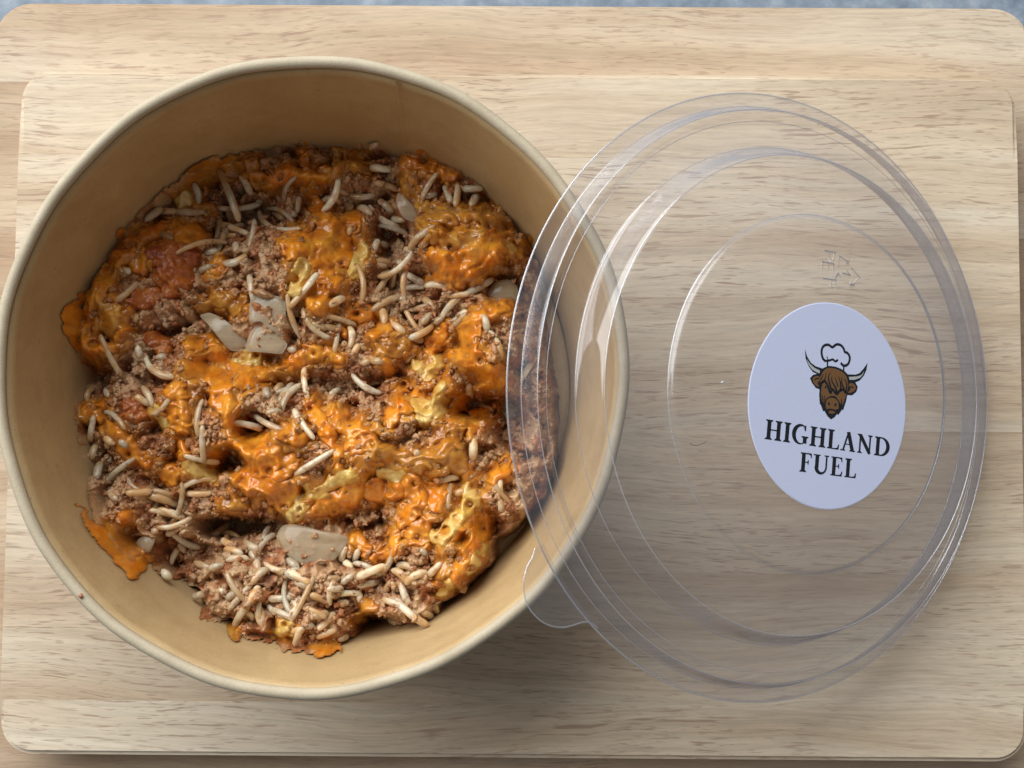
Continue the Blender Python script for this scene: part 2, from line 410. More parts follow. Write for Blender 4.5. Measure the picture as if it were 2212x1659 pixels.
CHEESE = [
 (O, T('A',(760,1060,50),(600,1120,60),(520,1230,65),(470,1350,65),(400,1450,75),(300,1530,95),(200,1640,90)) + T('C',(230,80,125),(220,200,115),(270,300,95),(360,400,75),(420,500,60),(440,400,55),(540,360,55),(620,280,42),(660,215,28)) , 1.6),
 (O, T('A',(640,900,55),(700,960,55),(830,940,60),(1000,830,50),(1120,860,75),(1300,910,80),(1200,980,80),(1050,1000,60)), 1.2),
 (O, T('A',(820,1080,60),(780,1200,60),(860,1100,50)), 1.2),
 (Br, T('A',(1300,380,100),(1420,330,90),(1600,290,90),(1780,260,90)), 1.3),
 (O, T('A',(1850,420,70),(1960,440,60),(2080,380,70),(2150,330,60)), 1.5),
 (Br, T('A',(1350,1540,55),(1500,1500,65),(1650,1570,70),(1720,1480,45)), 1.2),
 (O, T('A',(1450,1240,60),(1500,1180,50),(1400,1290,40)), 1.3),
 (Yl, T('A',(1150,620,45),(1220,600,55),(1400,720,45)), 1.0),
 (O, T('B',(230,560,30),(280,660,55),(330,750,75),(420,850,85),(330,950,95),(200,1000,90),(90,900,80),(40,980,75),(60,1080,60)), 1.6),
 (O, T('B',(450,1000,100),(520,1100,90),(600,830,50),(625,750,50),(560,760,40),(480,900,80),(400,1080,100),(300,1120,100),(330,1250,80),(430,1350,65),(350,1390,60),(320,1580,60),(230,1520,50)), 1.7),
 (Yl, T('B',(800,980,35),(740,1030,60),(680,1090,80),(650,1180,70),(620,1240,40)), 1.6),
 (Yl, T('B',(110,1300,95),(90,1400,80),(150,1180,60)), 1.8),
 (Br, T('B',(1060,430,45),(1100,530,60),(1190,620,55),(1300,700,75),(1450,720,80),(1600,720,80),(1750,720,90),(1900,790,80),(1960,860,55)), 1.4),
 (O, T('B',(1330,1070,60),(1450,1140,100),(1600,1130,100),(1760,1050,100),(1850,930,90),(1900,1050,80),(1850,1180,80),(1700,1220,75),(1500,1250,75),(1350,1280,60),(1300,1310,35),(1550,1350,35)), 1.9),
 (Br, T('B',(1250,820,60),(1350,920,60),(1480,960,70),(1620,940,80),(1750,880,70)), 1.0),
 (O, T('B',(1080,260,65),(1200,230,75),(1300,290,60),(1420,350,50),(1500,370,30)), 1.6),
 (Br, T('B',(500,230,100),(640,240,90),(740,300,50)), 1.2),
 (O, T('B',(30,340,70),(100,370,60),(200,400,55),(330,400,60),(350,320,45)), 1.7),
 (O, T('B',(180,100,30),(160,180,35),(140,240,40)), 1.6),
 (Br, T('B',(2150,950,55),(2110,1050,70)), 1.3), (Yl, T('B',(2010,1000,55),(2060,1040,40)), 1.3),
 (O, T('B',(1970,1540,55),(1870,1590,55),(1780,1640,60)) + T('D',(1700,140,70),(1600,220,65),(1640,330,85),(1560,430,75),(1480,440,35),(1680,470,80),(1780,590,70),(1880,620,60),(1830,720,50),(1700,240,60)), 1.8),
 (O, T('D',(1920,560,40),(1930,680,40),(1930,740,30)), 1.6),
 (O, T('D',(1400,190,35),(1370,280,55),(1300,330,55),(1290,420,38)), 1.6),
 (Br, T('D',(860,390,65),(980,400,60),(1060,340,50),(1050,260,35),(900,340,50)), 1.3),
 (O, T('D',(560,50,55),(660,80,55),(740,60,45)), 1.3), (O, T('D',(860,230,60),(900,200,45),(800,280,40)), 1.4), (O, T('D',(540,250,35)), 1.6),
 (O, T('D',(905,510,33),(915,580,28)), 1.7),
 (Yl, T('D',(1390,730,48),(1420,820,65),(1350,900,85),(1260,940,80),(1210,880,45),(1150,860,30),(1230,1020,50)), 2.2),
 (Yl, T('D',(1180,520,55),(1280,600,55),(1350,500,50),(1300,470,40)), 1.5),
 (O, T('D',(1050,720,50),(1020,850,50),(1090,920,50),(960,980,60),(930,1040,35)), 1.4),
 (O, T('D',(1160,780,35),(1230,790,35)), 1.2), (O, T('D',(1500,880,45),(1600,840,50),(1640,800,30)), 1.4),
 (O, T('D',(240,860,65),(280,970,65),(340,1080,70),(400,1180,60),(450,1300,60),(500,1400,50),(460,1460,55)), 1.8),
 (O, T('D',(430,940,65),(480,1000,80),(560,1080,85),(680,1090,70),(740,1050,35),(640,1180,90),(740,1230,70),(600,1250,80)), 1.5),
 (Br, T('D',(800,1300,80),(900,1340,90),(1000,1400,100),(1200,1400,100),(1350,1330,90),(1450,1240,80),(1540,1140,65),(1600,1040,50),(1540,1330,70),(1540,1450,70)), 1.5),
 (O, T('D',(1720,950,55),(1800,960,50),(1870,950,30),(1680,1060,40),(1640,1150,40)), 1.4),
 (O, T('D',(30,1110,70),(110,1180,60),(180,1150,35)), 1.6),
 (Yl, T('D',(520,1490,70),(600,1540,50),(450,1560,55),(380,1620,45)), 1.7), (Yl, T('D',(850,1490,45),(960,1510,55),(1030,1480,40)), 1.5),
 (O, T('D',(1990,1400,50),(1950,1470,55),(1880,1530,50),(1840,1600,28)), 1.7),
 (O, T('C',(1270,360,55),(1400,390,90),(1520,480,90),(1350,500,90),(1250,560,70),(1450,600,100),(1560,700,90),(1500,820,95),(1600,900,75),(1600,1020,65),(1630,1130,55)), 2.0),
 (O, T('C',(1620,560,80),(1740,600,70),(1850,600,55),(2000,580,60),(2150,540,75)) + T('D',(60,520,75),(150,450,75),(250,420,65),(400,430,55),(480,470,45)) + T('C',(1690,690,55),(1780,700,42)), 1.9),
 (O, T('C',(1150,790,95),(1120,900,75),(1130,1000,100),(1180,1070,75),(1080,770,60)), 2.2),
 (Yl, T('C',(1640,470,40),(1720,460,55),(1810,470,45)), 1.8),
 (Yl, T('C',(890,880,45),(950,960,45),(1000,1050,35)), 1.3),
 (O, T('C',(1430,1390,38),(1470,1290,45),(1600,1240,50),(1720,1230,60),(1850,1220,70),(1950,1170,50),(1760,1340,60),(1860,1360,80),(2000,1340,75),(2120,1400,80),(1900,1490,80),(1780,1500,60),(2050,1500,80),(1700,1560,60),(1850,1600,80)), 1.9),
 (O, T('C',(2060,1050,45),(2130,1110,55),(2190,1160,50),(2050,1140,50)), 1.6),
 (O, T('C',(290,930,55),(380,990,52),(500,1060,45),(600,1140,48),(660,1200,55),(700,1280,60),(760,1340,65),(850,1390,45),(870,1430,25)), 1.7),
 (O, T('C',(1170,1270,55),(1195,1330,58)), 2.2), (Yl, T('C',(1230,1420,50),(1340,1480,50),(1430,1525,40)), 1.6),
 (O, T('C',(1080,1510,55),(1160,1500,45),(1020,1470,40)), 1.6), (O, T('C',(430,870,42),(490,860,35)), 1.3),
 (Br, T('C',(500,60,90),(620,80,90),(520,200,80),(640,130,60)), 1.2),
 (O, T('E',(165,320,33),(210,380,42),(250,470,50),(340,540,60),(430,610,80),(500,690,80),(570,770,85),(640,840,65),(660,920,35),(735,850,38),(650,710,50),(280,570,33)), 1.8),
 (O, T('E',(590,430,58)), 2.4), (O, T('E',(1000,50,70),(960,20,70)), 1.5), (Br, T('E',(1480,300,38),(1560,310,45),(1650,310,38)), 1.2),
 (O, T('E',(1640,60,80),(1750,140,90),(1850,120,80),(1900,200,100),(1980,290,90),(2060,180,90)), 2.0),
 (Yl, T('E',(2150,240,45),(2140,330,45),(2070,390,48)), 1.8),
 (Br, T('E',(1550,1400,48),(1580,1480,45)), 1.3), (Yl, T('E',(2010,1390,38),(2060,1440,38),(1970,1460,38)), 1.7),
 (Yl, T('F',(520,70,60),(420,140,55),(330,200,48),(200,240,48),(140,290,48),(110,370,45),(50,400,48),(180,140,40)), 1.8),
 (O, T('F',(350,270,75),(450,240,85),(560,230,95),(640,160,60),(300,340,50),(430,330,60)), 1.5),
 (O, T('F',(800,180,85),(900,190,85),(780,110,50),(1000,180,60)), 1.7),
 (O, T('F',(1130,110,75),(1180,220,85),(1200,310,65),(1100,370,75),(1050,440,55),(1130,400,60)), 1.9),
 (O, T('F',(1180,540,80),(1120,590,60),(1220,480,55),(1230,600,50)), 2.1),
 (O, T('F',(1290,140,50),(1380,190,75),(1340,280,55),(1350,340,48),(1450,140,50)), 1.7),
 (Yl, T('F',(1640,170,45),(1685,270,58),(1620,350,58),(1550,430,65),(1480,520,75),(1400,600,55),(1320,580,38)), 1.9),
 (O, T('F',(1740,450,75),(1750,550,75),(1680,640,80),(1600,700,65),(1590,800,65),(1560,890,60),(1520,980,35)), 2.0),
 (Yl, T('F',(1750,700,60),(1720,800,60),(1650,880,55)), 1.6), (O, T('F',(1560,530,50),(1520,620,40)), 1.4),
 (O, T('F',(620,610,50),(700,660,45),(720,740,32)), 1.4), (O, T('F',(960,560,40),(980,640,40),(940,730,38),(860,770,30),(790,780,25)), 1.4),
 (Br, T('F',(1440,880,60),(1400,800,50),(1380,930,50)), 1.1), (Yl, T('F',(1470,1020,45),(1410,1110,38)), 1.5),
 (Br, T('F',(700,1260,45),(650,1320,40),(740,1220,35)), 1.2), (O, T('F',(450,1590,42),(360,1610,45),(280,1620,35)), 1.6), (Yl, T('F',(10,1410,45),(40,1380,35)), 1.5),
]
RED = [T('A',(940,1080,90),(1080,1060,115),(1200,1080,105),(1270,1080,45),(1100,1180,110),(1000,1280,80),(1150,1300,95),(1060,1400,60)),
       T('A',(860,1460,75),(760,1500,60),(900,1420,50)), T('C',(650,890,60),(720,900,80),(770,980,65),(660,980,55)),
       T('C',(920,280,60),(990,330,65),(1010,400,40))]
wx = GX + 2.2 * perlin(GX, GY, 5, 201) + 0.4 * perlin(GX, GY, 2, 202); wy = GY + 2.2 * perlin(GX, GY, 5, 203) + 0.4 * perlin(GX, GY, 2, 204)
web = np.maximum(np.exp(-(perlin(wx, wy, 8.5, 205) / 0.26) ** 2), 0.9 * np.exp(-(perlin(wx, wy, 6, 206) / 0.24) ** 2))
solid = sm(-0.15, 0.25, fbm(GX, GY, 8, 207, 2))
hn1 = fbm(GX, GY, 3.6, 71, 3); hn2 = fbm(GX, GY, 1.5, 81, 3); hn3 = fbm(GX, GY, 6.5, 91, 2); bub = worley(GX, GY, 4.6, 95); hgate = fbm(GX, GY, 7, 99, 2)
RBs = blur(GRB, 1.3); Hb = blur(Hm - 0.9 * GRB, 4.0) + 0.25; Hc_ = blur(Hm - 0.9 * GRB, 9.0) + 0.25; Hc_ = 0.6 * Hc_ + 0.4 * Hb
cheese_cov = np.full(GX.shape, -9.0); pieces = []
def sheet(pts, th, hole=True, drop=0.0):
    m, (a, b, c, d) = field(pts); s = np.s_[a:b, c:d]
    onw = sm(0.0, 2.5, HW[s] - Hb[s])       # where a sheet lies on the wall it is calm, with a rounder outline
    m = m + 0.62 - 1.35 * (1 - web[s]) * (1 - 0.85 * solid[s]) * (1 - onw) + 0.35 * hn3[s] + 0.5 * hn1[s] + 0.3 * hn2[s] * (1 - onw) - 0.35 * onw
    if hole: m = np.minimum(m, bub[s] * 4.6 - 1.1 * sm(0.05, 0.4, hgate[s]) + 0.15 * hn2[s] + 0.12)
    base = np.maximum(np.maximum(Hc_[s], Hb[s]), np.where(HW[s] < 40, HW[s] + 0.1, -9))
    mp_ = np.clip(m, 0, None)
    z = base + 0.55 + 1.25 * th * np.sqrt(1 - np.exp(-mp_ / (1.1 * th))) + 0.6 * hn1[s] * (1 - np.exp(-mp_)) + 0.10 * hn2[s] + drop
    z = z + 0.8 * (web[s] - 0.35) * (1 - np.exp(-mp_ * 2)) 
    z = z + 0.75 * (RBs[s] - 0.3) * (1 - np.exp(-mp_ * 1.5))
    z = np.where(m < 0, z + 2.6 * m, z)
    return m, z, (a, b, c, d)
for kind, pts, th in CHEESE:
    m, z, (a, b, c, d) = sheet(pts, th)
    s = np.s_[a:b, c:d]
    cheese_cov[s] = np.maximum(cheese_cov[s], m); pieces.append((kind, m, z, (a, b, c, d)))
oil = np.clip(blur((cheese_cov > 0).astype(float), 9) * 1.5, 0, 1)
oil = np.clip(oil * (0.75 + 0.8 * fbm(GX, GY, 5, 97, 3)), 0, 1)
flat = np.clip(cheese_cov, -9, 0)
fm = blur((cheese_cov > -1.2).astype(float), 5) * 2.4 - 1.2 + 1.1 * fbm(GX, GY, 4.5, 131, 4) + 0.5 * hn2
fm = fm + 0.1
# where oil and melted cheese soak the mince it is smoother
Hm = Hm - oil * (0.45 * (1 - np.clip(n_crumb, 0, 1) ** 2) + 0.3 * n_fine)
TOP = Hm.copy()
food = empty('rice_casserole', (0, 0, 0))
tag(food, 'baked minced beef and rice with melted orange cheese filling the paper bowl', 'food')

def grid_mesh(name, z, box, keep, attr=None):
    a, b, c, d = box
    X, Y = GX[a:b, c:d], GY[a:b, c:d]; nr, nc = X.shape
    # keep inside the bowl wall
    lim = rin(np.clip(z, 0, 60)) - 0.12
    rr = np.hypot((X - BX) / BSX, (Y - BY) / BSY)
    keep = keep & (rr < lim)
    fk = keep[:-1, :-1] & keep[1:, :-1] & keep[:-1, 1:] & keep[1:, 1:]
    idx = np.arange(nr * nc).reshape(nr, nc)
    F = np.stack([idx[:-1, :-1][fk], idx[:-1, 1:][fk], idx[1:, 1:][fk], idx[1:, :-1][fk]], 1)
    if len(F) == 0: return None
    used = np.zeros(nr * nc, bool); used[F.ravel()] = True
    remap = np.cumsum(used) - 1
    V = np.stack([X.ravel(), Y.ravel(), z.ravel()], 1)[used]
    me = fast_mesh(name, V, remap[F])
    if attr is not None: set_col(me, 'Col', attr.reshape(-1, 3)[used])
    return me
def lerp(a, b, t): return np.asarray(a) * (1 - t[..., None]) + np.asarray(b) * t[..., None]
cA = np.clip(0.5 + 0.9 * fbm(GX, GY, 4, 101, 4), 0, 1); cB = np.clip(0.5 + 1.2 * fbm(GX, GY, 1.1, 111, 3), 0, 1); cC = np.clip(0.5 + 1.3 * fbm(GX, GY, 9, 121, 2), 0, 1)
mcol = lerp((0.22, 0.068, 0.022), (0.54, 0.20, 0.072), cA)
mcol = mcol * (0.70 + 0.6 * cB[..., None])
mcol = lerp(mcol, np.array((0.36, 0.18, 0.085)), 0.25 * cC)
mcol = lerp(mcol, lerp((0.44, 0.14, 0.016), (0.58, 0.24, 0.04), cB), 0.85 * oil)

rbm = sm(0.25, 0.8, GRB + 0.25 * hn2) * (0.55 + 0.45 * cC)
mcol = lerp(mcol, lerp((0.60, 0.38, 0.20), (0.60, 0.28, 0.07), oil), rbm)
def food_mat(name, base=None, rough=0.35, sss=0.12, sss_col_r=(1.0, 0.4, 0.15), bump_s=0.35, fine=1400, spec=0.55, coat=0.0, vary=None):
    m, nt, b = mat(name)
    v = objvec(nt)
    if base is None:
        at = N(nt, 'ShaderNodeAttribute', attribute_name='Col'); c = at.outputs['Color']
    else:
        c = base
    if vary:
        t = ramp(nt, noise(nt, v, vary[1], 4, 0.6), [(0.3, g3(0)), (0.7, g3(1))])
        c = mix(nt, t, c, vary[0])
    if hasattr(c, 'links'): nt.links.new(c, b.inputs['Base Color'])
    else: b.inputs['Base Color'].default_value = (*c, 1)
    rn = ramp(nt, noise(nt, v, 500, 3), [(0.3, g3(max(0.05, rough - 0.10))), (0.7, g3(rough + 0.16))])
    nt.links.new(rn, b.inputs['Roughness'])
    b.inputs['Subsurface Weight'].default_value = sss
    b.inputs['Subsurface Radius'].default_value = sss_col_r; b.inputs['Subsurface Scale'].default_value = 0.0015
    b.inputs['Specular IOR Level'].default_value = spec
    b.inputs['Coat Weight'].default_value = coat; b.inputs['Coat Roughness'].default_value = 0.08
    h = mth(nt, 'ADD', noise(nt, v, fine, 4, 0.65), mth(nt, 'MULTIPLY', noise(nt, v, fine * 0.35, 3, 0.6), 1.5))
    bump(nt, b, h, bump_s, 0.0005)
    return m
M_mince = food_mat('minced_beef', rough=0.30, sss=0.12, bump_s=0.7, fine=1800, spec=0.6, coat=0.15)
def cheese_mat(name, deep, light, thin):
    m = food_mat(name, base=(0, 0, 0), rough=0.20, sss=0.3, bump_s=0.16, fine=800, spec=0.6, coat=0.4)
    nt = m.node_tree; b = nt.nodes['Principled BSDF']; v = objvec(nt)
    t = ramp(nt, noise(nt, v, 170, 4, 0.6), [(0.35, g3(0)), (0.68, g3(1))])
    c = mix(nt, t, deep, light)
    at = N(nt, 'ShaderNodeAttribute', attribute_name='Col')
    sx = N(nt, 'ShaderNodeSeparateColor'); nt.links.new(at.outputs['Color'], sx.inputs[0])
    c = mix(nt, sx.outputs[0], thin, c)
    nt.links.new(c, b.inputs['Base Color'])
    return m
M_cheese = {O: cheese_mat('orange_cheese', (0.72, 0.20, 0.006), (0.80, 0.36, 0.035), (0.46, 0.145, 0.016)),
            Yl: cheese_mat('yellow_cheese', (0.72, 0.45, 0.09), (0.80, 0.60, 0.24), (0.60, 0.30, 0.05)),
            Br: cheese_mat('amber_cheese', (0.52, 0.19, 0.014), (0.64, 0.34, 0.06), (0.31, 0.10, 0.015)),
            'film': cheese_mat('sauce_film', (0.52, 0.165, 0.012), (0.62, 0.29, 0.045), (0.36, 0.12, 0.022))}
M_red = food_mat('tomato_red', base=(0.25, 0.038, 0.012), rough=0.3, sss=0.2, bump_s=0.6, fine=900, spec=0.55, coat=0.2, vary=((0.50, 0.15, 0.02), 150))

o = link('minced_beef', grid_mesh('minced_beef', Hm, (0, NY, 0, NX), np.ones(GX.shape, bool) & (sd > -3.2), mcol), M_mince, food); tag(o, kind='stuff')
for kind, m, z, (a, b, c, d) in pieces:
    s = np.s_[a:b, c:d]; keep = m > -0.75
    th = np.clip(m / 1.3, 0, 1) * np.clip(0.62 + 0.45 * web[s] + 0.6 * hn3[s] + 0.5 * hn2[s] + 0.3 * hn1[s], 0, 1)
    me = grid_mesh('melted_cheese', z, (a, b, c, d), keep, np.repeat(th[..., None], 3, 2))
    if me is None: continue
    link('melted_cheese', me, M_cheese[kind], food)
    TOP[s] = np.maximum(TOP[s], np.where(m > -0.2, z, -9))
Hf = blur(Hm, 1.6)
zf = Hf + 0.25 + 0.45 * (1 - np.exp(-np.clip(fm, 0, None) * 3)) + 0.35 * RBs + 0.3 * hn2
zf = np.where(fm < 0, zf + 3.0 * fm, zf)
thf = np.clip(fm * 1.3 + 0.5 * hn1, 0, 1)
link('cheese_film', grid_mesh('cheese_film', zf, (0, NY, 0, NX), (fm > -0.35) & (sd > 0), np.repeat(thf[..., None], 3, 2)), M_cheese['film'], food)
TOP = np.maximum(TOP, np.where(fm > -0.1, zf, -9))
for pts in RED:
    m, z, (a, b, c, d) = sheet(pts, 1.6, False, 0.1); s = np.s_[a:b, c:d]; z = z + (0.5 * hn2[s] + 0.2 * n_fine[s]) * (m > 0)
    me = grid_mesh('tomato_piece', z, (a, b, c, d), m > -0.7)
    if me: link('tomato_piece', me, M_red, food)
    TOP[s] = np.maximum(TOP[s], np.where(m > -0.2, z, -9))
    cheese_cov[s] = np.maximum(cheese_cov[s], m)
TOPb = np.maximum(blur(TOP, 2.0), np.where(HW < 40, HW + 0.2, -9))
def samp(A, x, y):
    i = int(round((y - gy[0]) / ST)); j = int(round((x - gx[0]) / ST))
    return A[min(max(i, 0), NY - 1), min(max(j, 0), NX - 1)]
def settle(px, py, A=None):
    h = 18.0
    for _ in range(6):
        x, y = W(px, py, h); h = 0.5 * h + 0.5 * samp(TOPb if A is None else A, x, y)
    x, y = W(px, py, h); return x, y, samp(TOPb if A is None else A, x, y)

# ---- onion: curved translucent slices
def onion_mat():
    m, nt, b = mat('cooked_onion'); v = objvec(nt, (1, 1, 1))
    c = ramp(nt, noise(nt, objvec(nt, (60, 700, 200)), 1.0, 3), [(0.3, (0.50, 0.38, 0.23)), (0.7, (0.72, 0.58, 0.39))])
    nt.links.new(c, b.inputs['Base Color']); b.inputs['Roughness'].default_value = 0.2
    b.inputs['Alpha'].default_value = 0.50; b.inputs['Coat Weight'].default_value = 0.6; b.inputs['Coat Roughness'].default_value = 0.06; b.inputs['IOR'].default_value = 1.38
    b.inputs['Subsurface Weight'].default_value = 0.4; b.inputs['Subsurface Radius'].default_value = (1, .8, .5); b.inputs['Subsurface Scale'].default_value = 0.003
    bump(nt, b, noise(nt, v, 500, 3), 0.25, 0.0004)
    return m
M_onion = onion_mat()
ON = np.zeros(GX.shape)
def onion(crop, poly, lift=1.0, bulge=1.6, th=1.0, tilt=(0, 0)):
    P = [settle(*cxy(crop, x, y)) for x, y in poly]
    c = np.mean([(p[0], p[1]) for p in P], 0); zc = np.mean([p[2] for p in P]) + lift
    th *= 0.55; bulge *= 1.5; zc -= 0.4
    bm = bmesh.new(); rings = []
    # densify outline
    Q = []
    for i in range(len(P)):
        a, b_ = P[i], P[(i + 1) % len(P)]
        for t in (0, .25, .5, .75): Q.append((a[0] + t * (b_[0] - a[0]) , a[1] + t * (b_[1] - a[1])))
    Q = np.array(Q); Q = 0.5 * Q + 0.25 * np.roll(Q, 1, 0) + 0.25 * np.roll(Q, -1, 0)
    rad = np.max(np.hypot(Q[:, 0] - c[0], Q[:, 1] - c[1]))
    def zat(x, y, off):
        r = np.hypot(x - c[0], y - c[1]) / rad
        return zc + bulge * (1 - r * r) + tilt[0] * (x - c[0]) + tilt[1] * (y - c[1]) + off
    for off, fs in ((0.0, (0.02, 0.35, 0.7, 0.93, 1.0)), (-th, (1.0, 0.7, 0.02))):
        for f in fs:
            o_ = off - (0.35 if f == 1.0 and off == 0 else 0) + (0.35 if f == 1.0 and off != 0 else 0)
            rings.append([bm.verts.new(((c[0] + (q[0] - c[0]) * f) * MM, (c[1] + (q[1] - c[1]) * f) * MM, zat(c[0] + (q[0] - c[0]) * f, c[1] + (q[1] - c[1]) * f, o_) * MM)) for q in Q])
    for r0, r1 in zip(rings[:-1], rings[1:]):
        for i in range(len(Q)):
            j = (i + 1) % len(Q); bm.faces.new((r0[i], r0[j], r1[j], r1[i]))
    bm.faces.new(rings[0]); bm.faces.new(rings[-1][::-1])
    bmesh.ops.recalc_face_normals(bm, faces=bm.faces)
    for ring in rings[:5]:
        for v in ring:
            i = int((v.co.y / MM - gy[0]) / ST); j = int((v.co.x / MM - gx[0]) / ST)
            TOP[i - 3:i + 4, j - 3:j + 4] = np.maximum(TOP[i - 3:i + 4, j - 3:j + 4], v.co.z / MM)
            ON[i - 5:i + 6, j - 5:j + 6] = 1
    bm_obj('onion_piece', bm, M_onion, food, True)
onion('F', [(-60,560),(0,480),(60,475),(180,500),(330,540),(480,560),(560,590),(560,650),(490,740),(440,800),(300,850),(150,850),(60,800),(-20,720)], 1.6, 1.5, 1.5)
onion('A', [(480,690),(560,580),(700,530),(880,515),(1040,540),(1090,590),(900,640),(760,640),(640,790),(560,790)], 1.8, 1.5, 1.5, (0.1, 0.0))
onion('C', [(1320,80),(1430,60),(1560,120),(1680,220),(1750,330),(1700,400),(1600,400),(1520,300),(1420,170)], 1.6, 1.5, 1.2)
onion('C', [(1770,0),(1790,-120),(2080,-100),(2110,60),(2100,290),(1950,200),(1870,130),(1780,160)], 1.2, 0.8, 1.2)
onion('C', [(1840,130),(1900,150),(2000,230),(2130,340),(2110,380),(2080,440),(1880,420),(1740,410),(1770,250)], 2.2, 0.8, 1.2)
onion('B', [(2080,1400),(2000,1350),(1880,1370),(1780,1440),(1750,1500),(1850,1520),(1990,1480),(2080,1500)], 1.2, 1.2, 1.2)
onion('B', [(990,620),(1010,540),(1060,560),(1160,660),(1200,760),(1080,800),(1030,730)], 1.6, 1.0, 1.0)
onion('E', [(1720,1450),(1800,1420),(1900,1400),(1940,1480),(1880,1520),(1780,1540)], 1.6, 0.8, 1.2)
onion('E', [(670,640),(760,560),(850,570),(880,650),(820,730),(720,750)], 1.2, 1.0, 1.2)
onion('E', [(250,250),(330,230),(420,260),(450,330),(340,330)], 1.2, 0.6, 1.0)

# ---- rice
def rice_mat():
    m, nt, b = mat('cooked_rice'); v = objvec(nt)
    oi = N(nt, 'ShaderNodeObjectInfo')
    geo = N(nt, 'ShaderNodeNewGeometry')
    at = N(nt, 'ShaderNodeAttribute', attribute_name='Col')
    c = mix(nt, 1.0, at.outputs['Color'], ramp(nt, noise(nt, geo.outputs['Position'], 300, 2), [(0.3, g3(0.8)), (0.65, g3(1.15))]), 'MULTIPLY')
    st = ramp(nt, noise(nt, geo.outputs['Position'], 420, 4, 0.65), [(0.52, g3(0)), (0.66, g3(1))])
    st = mth(nt, 'MULTIPLY', st, 0.6)
    c = mix(nt, st, c, (0.38, 0.155, 0.06))
    s2 = ramp(nt, noise(nt, geo.outputs['Position'], 130, 2, 0.6), [(0.42, g3(0)), (0.60, g3(0.75))])
    c = mix(nt, s2, c, (0.56, 0.29, 0.08))
    rv = N(nt, 'ShaderNodeMapRange'); rv.inputs[3].default_value = 0.72; rv.inputs[4].default_value = 1.12; nt.links.new(oi.outputs['Random'], rv.inputs[0])
    c = mix(nt, 1.0, c, rv.outputs[0], 'MULTIPLY')
    nt.links.new(c, b.inputs['Base Color'])
    b.inputs['Roughness'].default_value = 0.27; b.inputs['Subsurface Weight'].default_value = 0.6
    b.inputs['Subsurface Radius'].default_value = (1, 0.8, 0.5); b.inputs['Subsurface Scale'].default_value = 0.0014; b.inputs['Coat Weight'].default_value = 0.35; b.inputs['Coat Roughness'].default_value = 0.1
    b.inputs['Specular IOR Level'].default_value = 0.5
    bump(nt, b, noise(nt, geo.outputs['Position'], 1600, 3), 0.35, 0.0003)
    return m
M_rice = rice_mat()
NSEG, NSID = 11, 8
def grain_geo(p0, p1, bend, r):
    """curved grain between two 3-D points (mm); returns V, F"""
    p0, p1 = np.array(p0, float), np.array(p1, float); d = p1 - p0; L = np.linalg.norm(d); t = d / L
    up = np.array([0, 0, 1.0]); side = np.cross(up, t); side /= (np.linalg.norm(side) + 1e-9); nrm = np.cross(t, side)
    V = []; ph = random.random() * 6; tp = random.uniform(.6, 1.5)
    for i in range(NSEG + 1):
        u = 0.5 - 0.5 * math.cos(math.pi * i / NSEG); u = 0.6 * u + 0.4 * i / NSEG; e = min(u, 1 - u) * L / (1.25 * r)
        prof = math.sqrt(max(0.0, 1 - (1 - min(1, e)) ** 2)) * (0.88 + 0.12 * math.sin(math.pi * (u ** tp))); prof = max(prof, 0.30)
        rr = r * prof * (1 + 0.06 * math.sin(ph + u * 6) + 0.03 * random.uniform(-1, 1))
        c = p0 + d * u + side * bend * L * (4 * u * (1 - u)) * 0.5 + nrm * 0.10 * L * math.sin(math.pi * u)
        for k in range(NSID):
            a = 2 * math.pi * k / NSID; V.append(c + side * rr * math.cos(a) + nrm * rr * 0.85 * math.sin(a))
    F = []
    for i in range(NSEG):
        for k in range(NSID):
            l = (k + 1) % NSID; F.append((i * NSID + k, i * NSID + l, (i + 1) * NSID + l, (i + 1) * NSID + k))
    # end caps as quads fans
    for base in (0, NSEG * NSID):
        q = [base + k for k in range(NSID)]
        if base == 0: q = q[::-1]
        F += [(q[0], q[1], q[2], q[3]), (q[0], q[3], q[4], q[7]), (q[4], q[5], q[6], q[7])]
    return np.array(V), np.array(F)
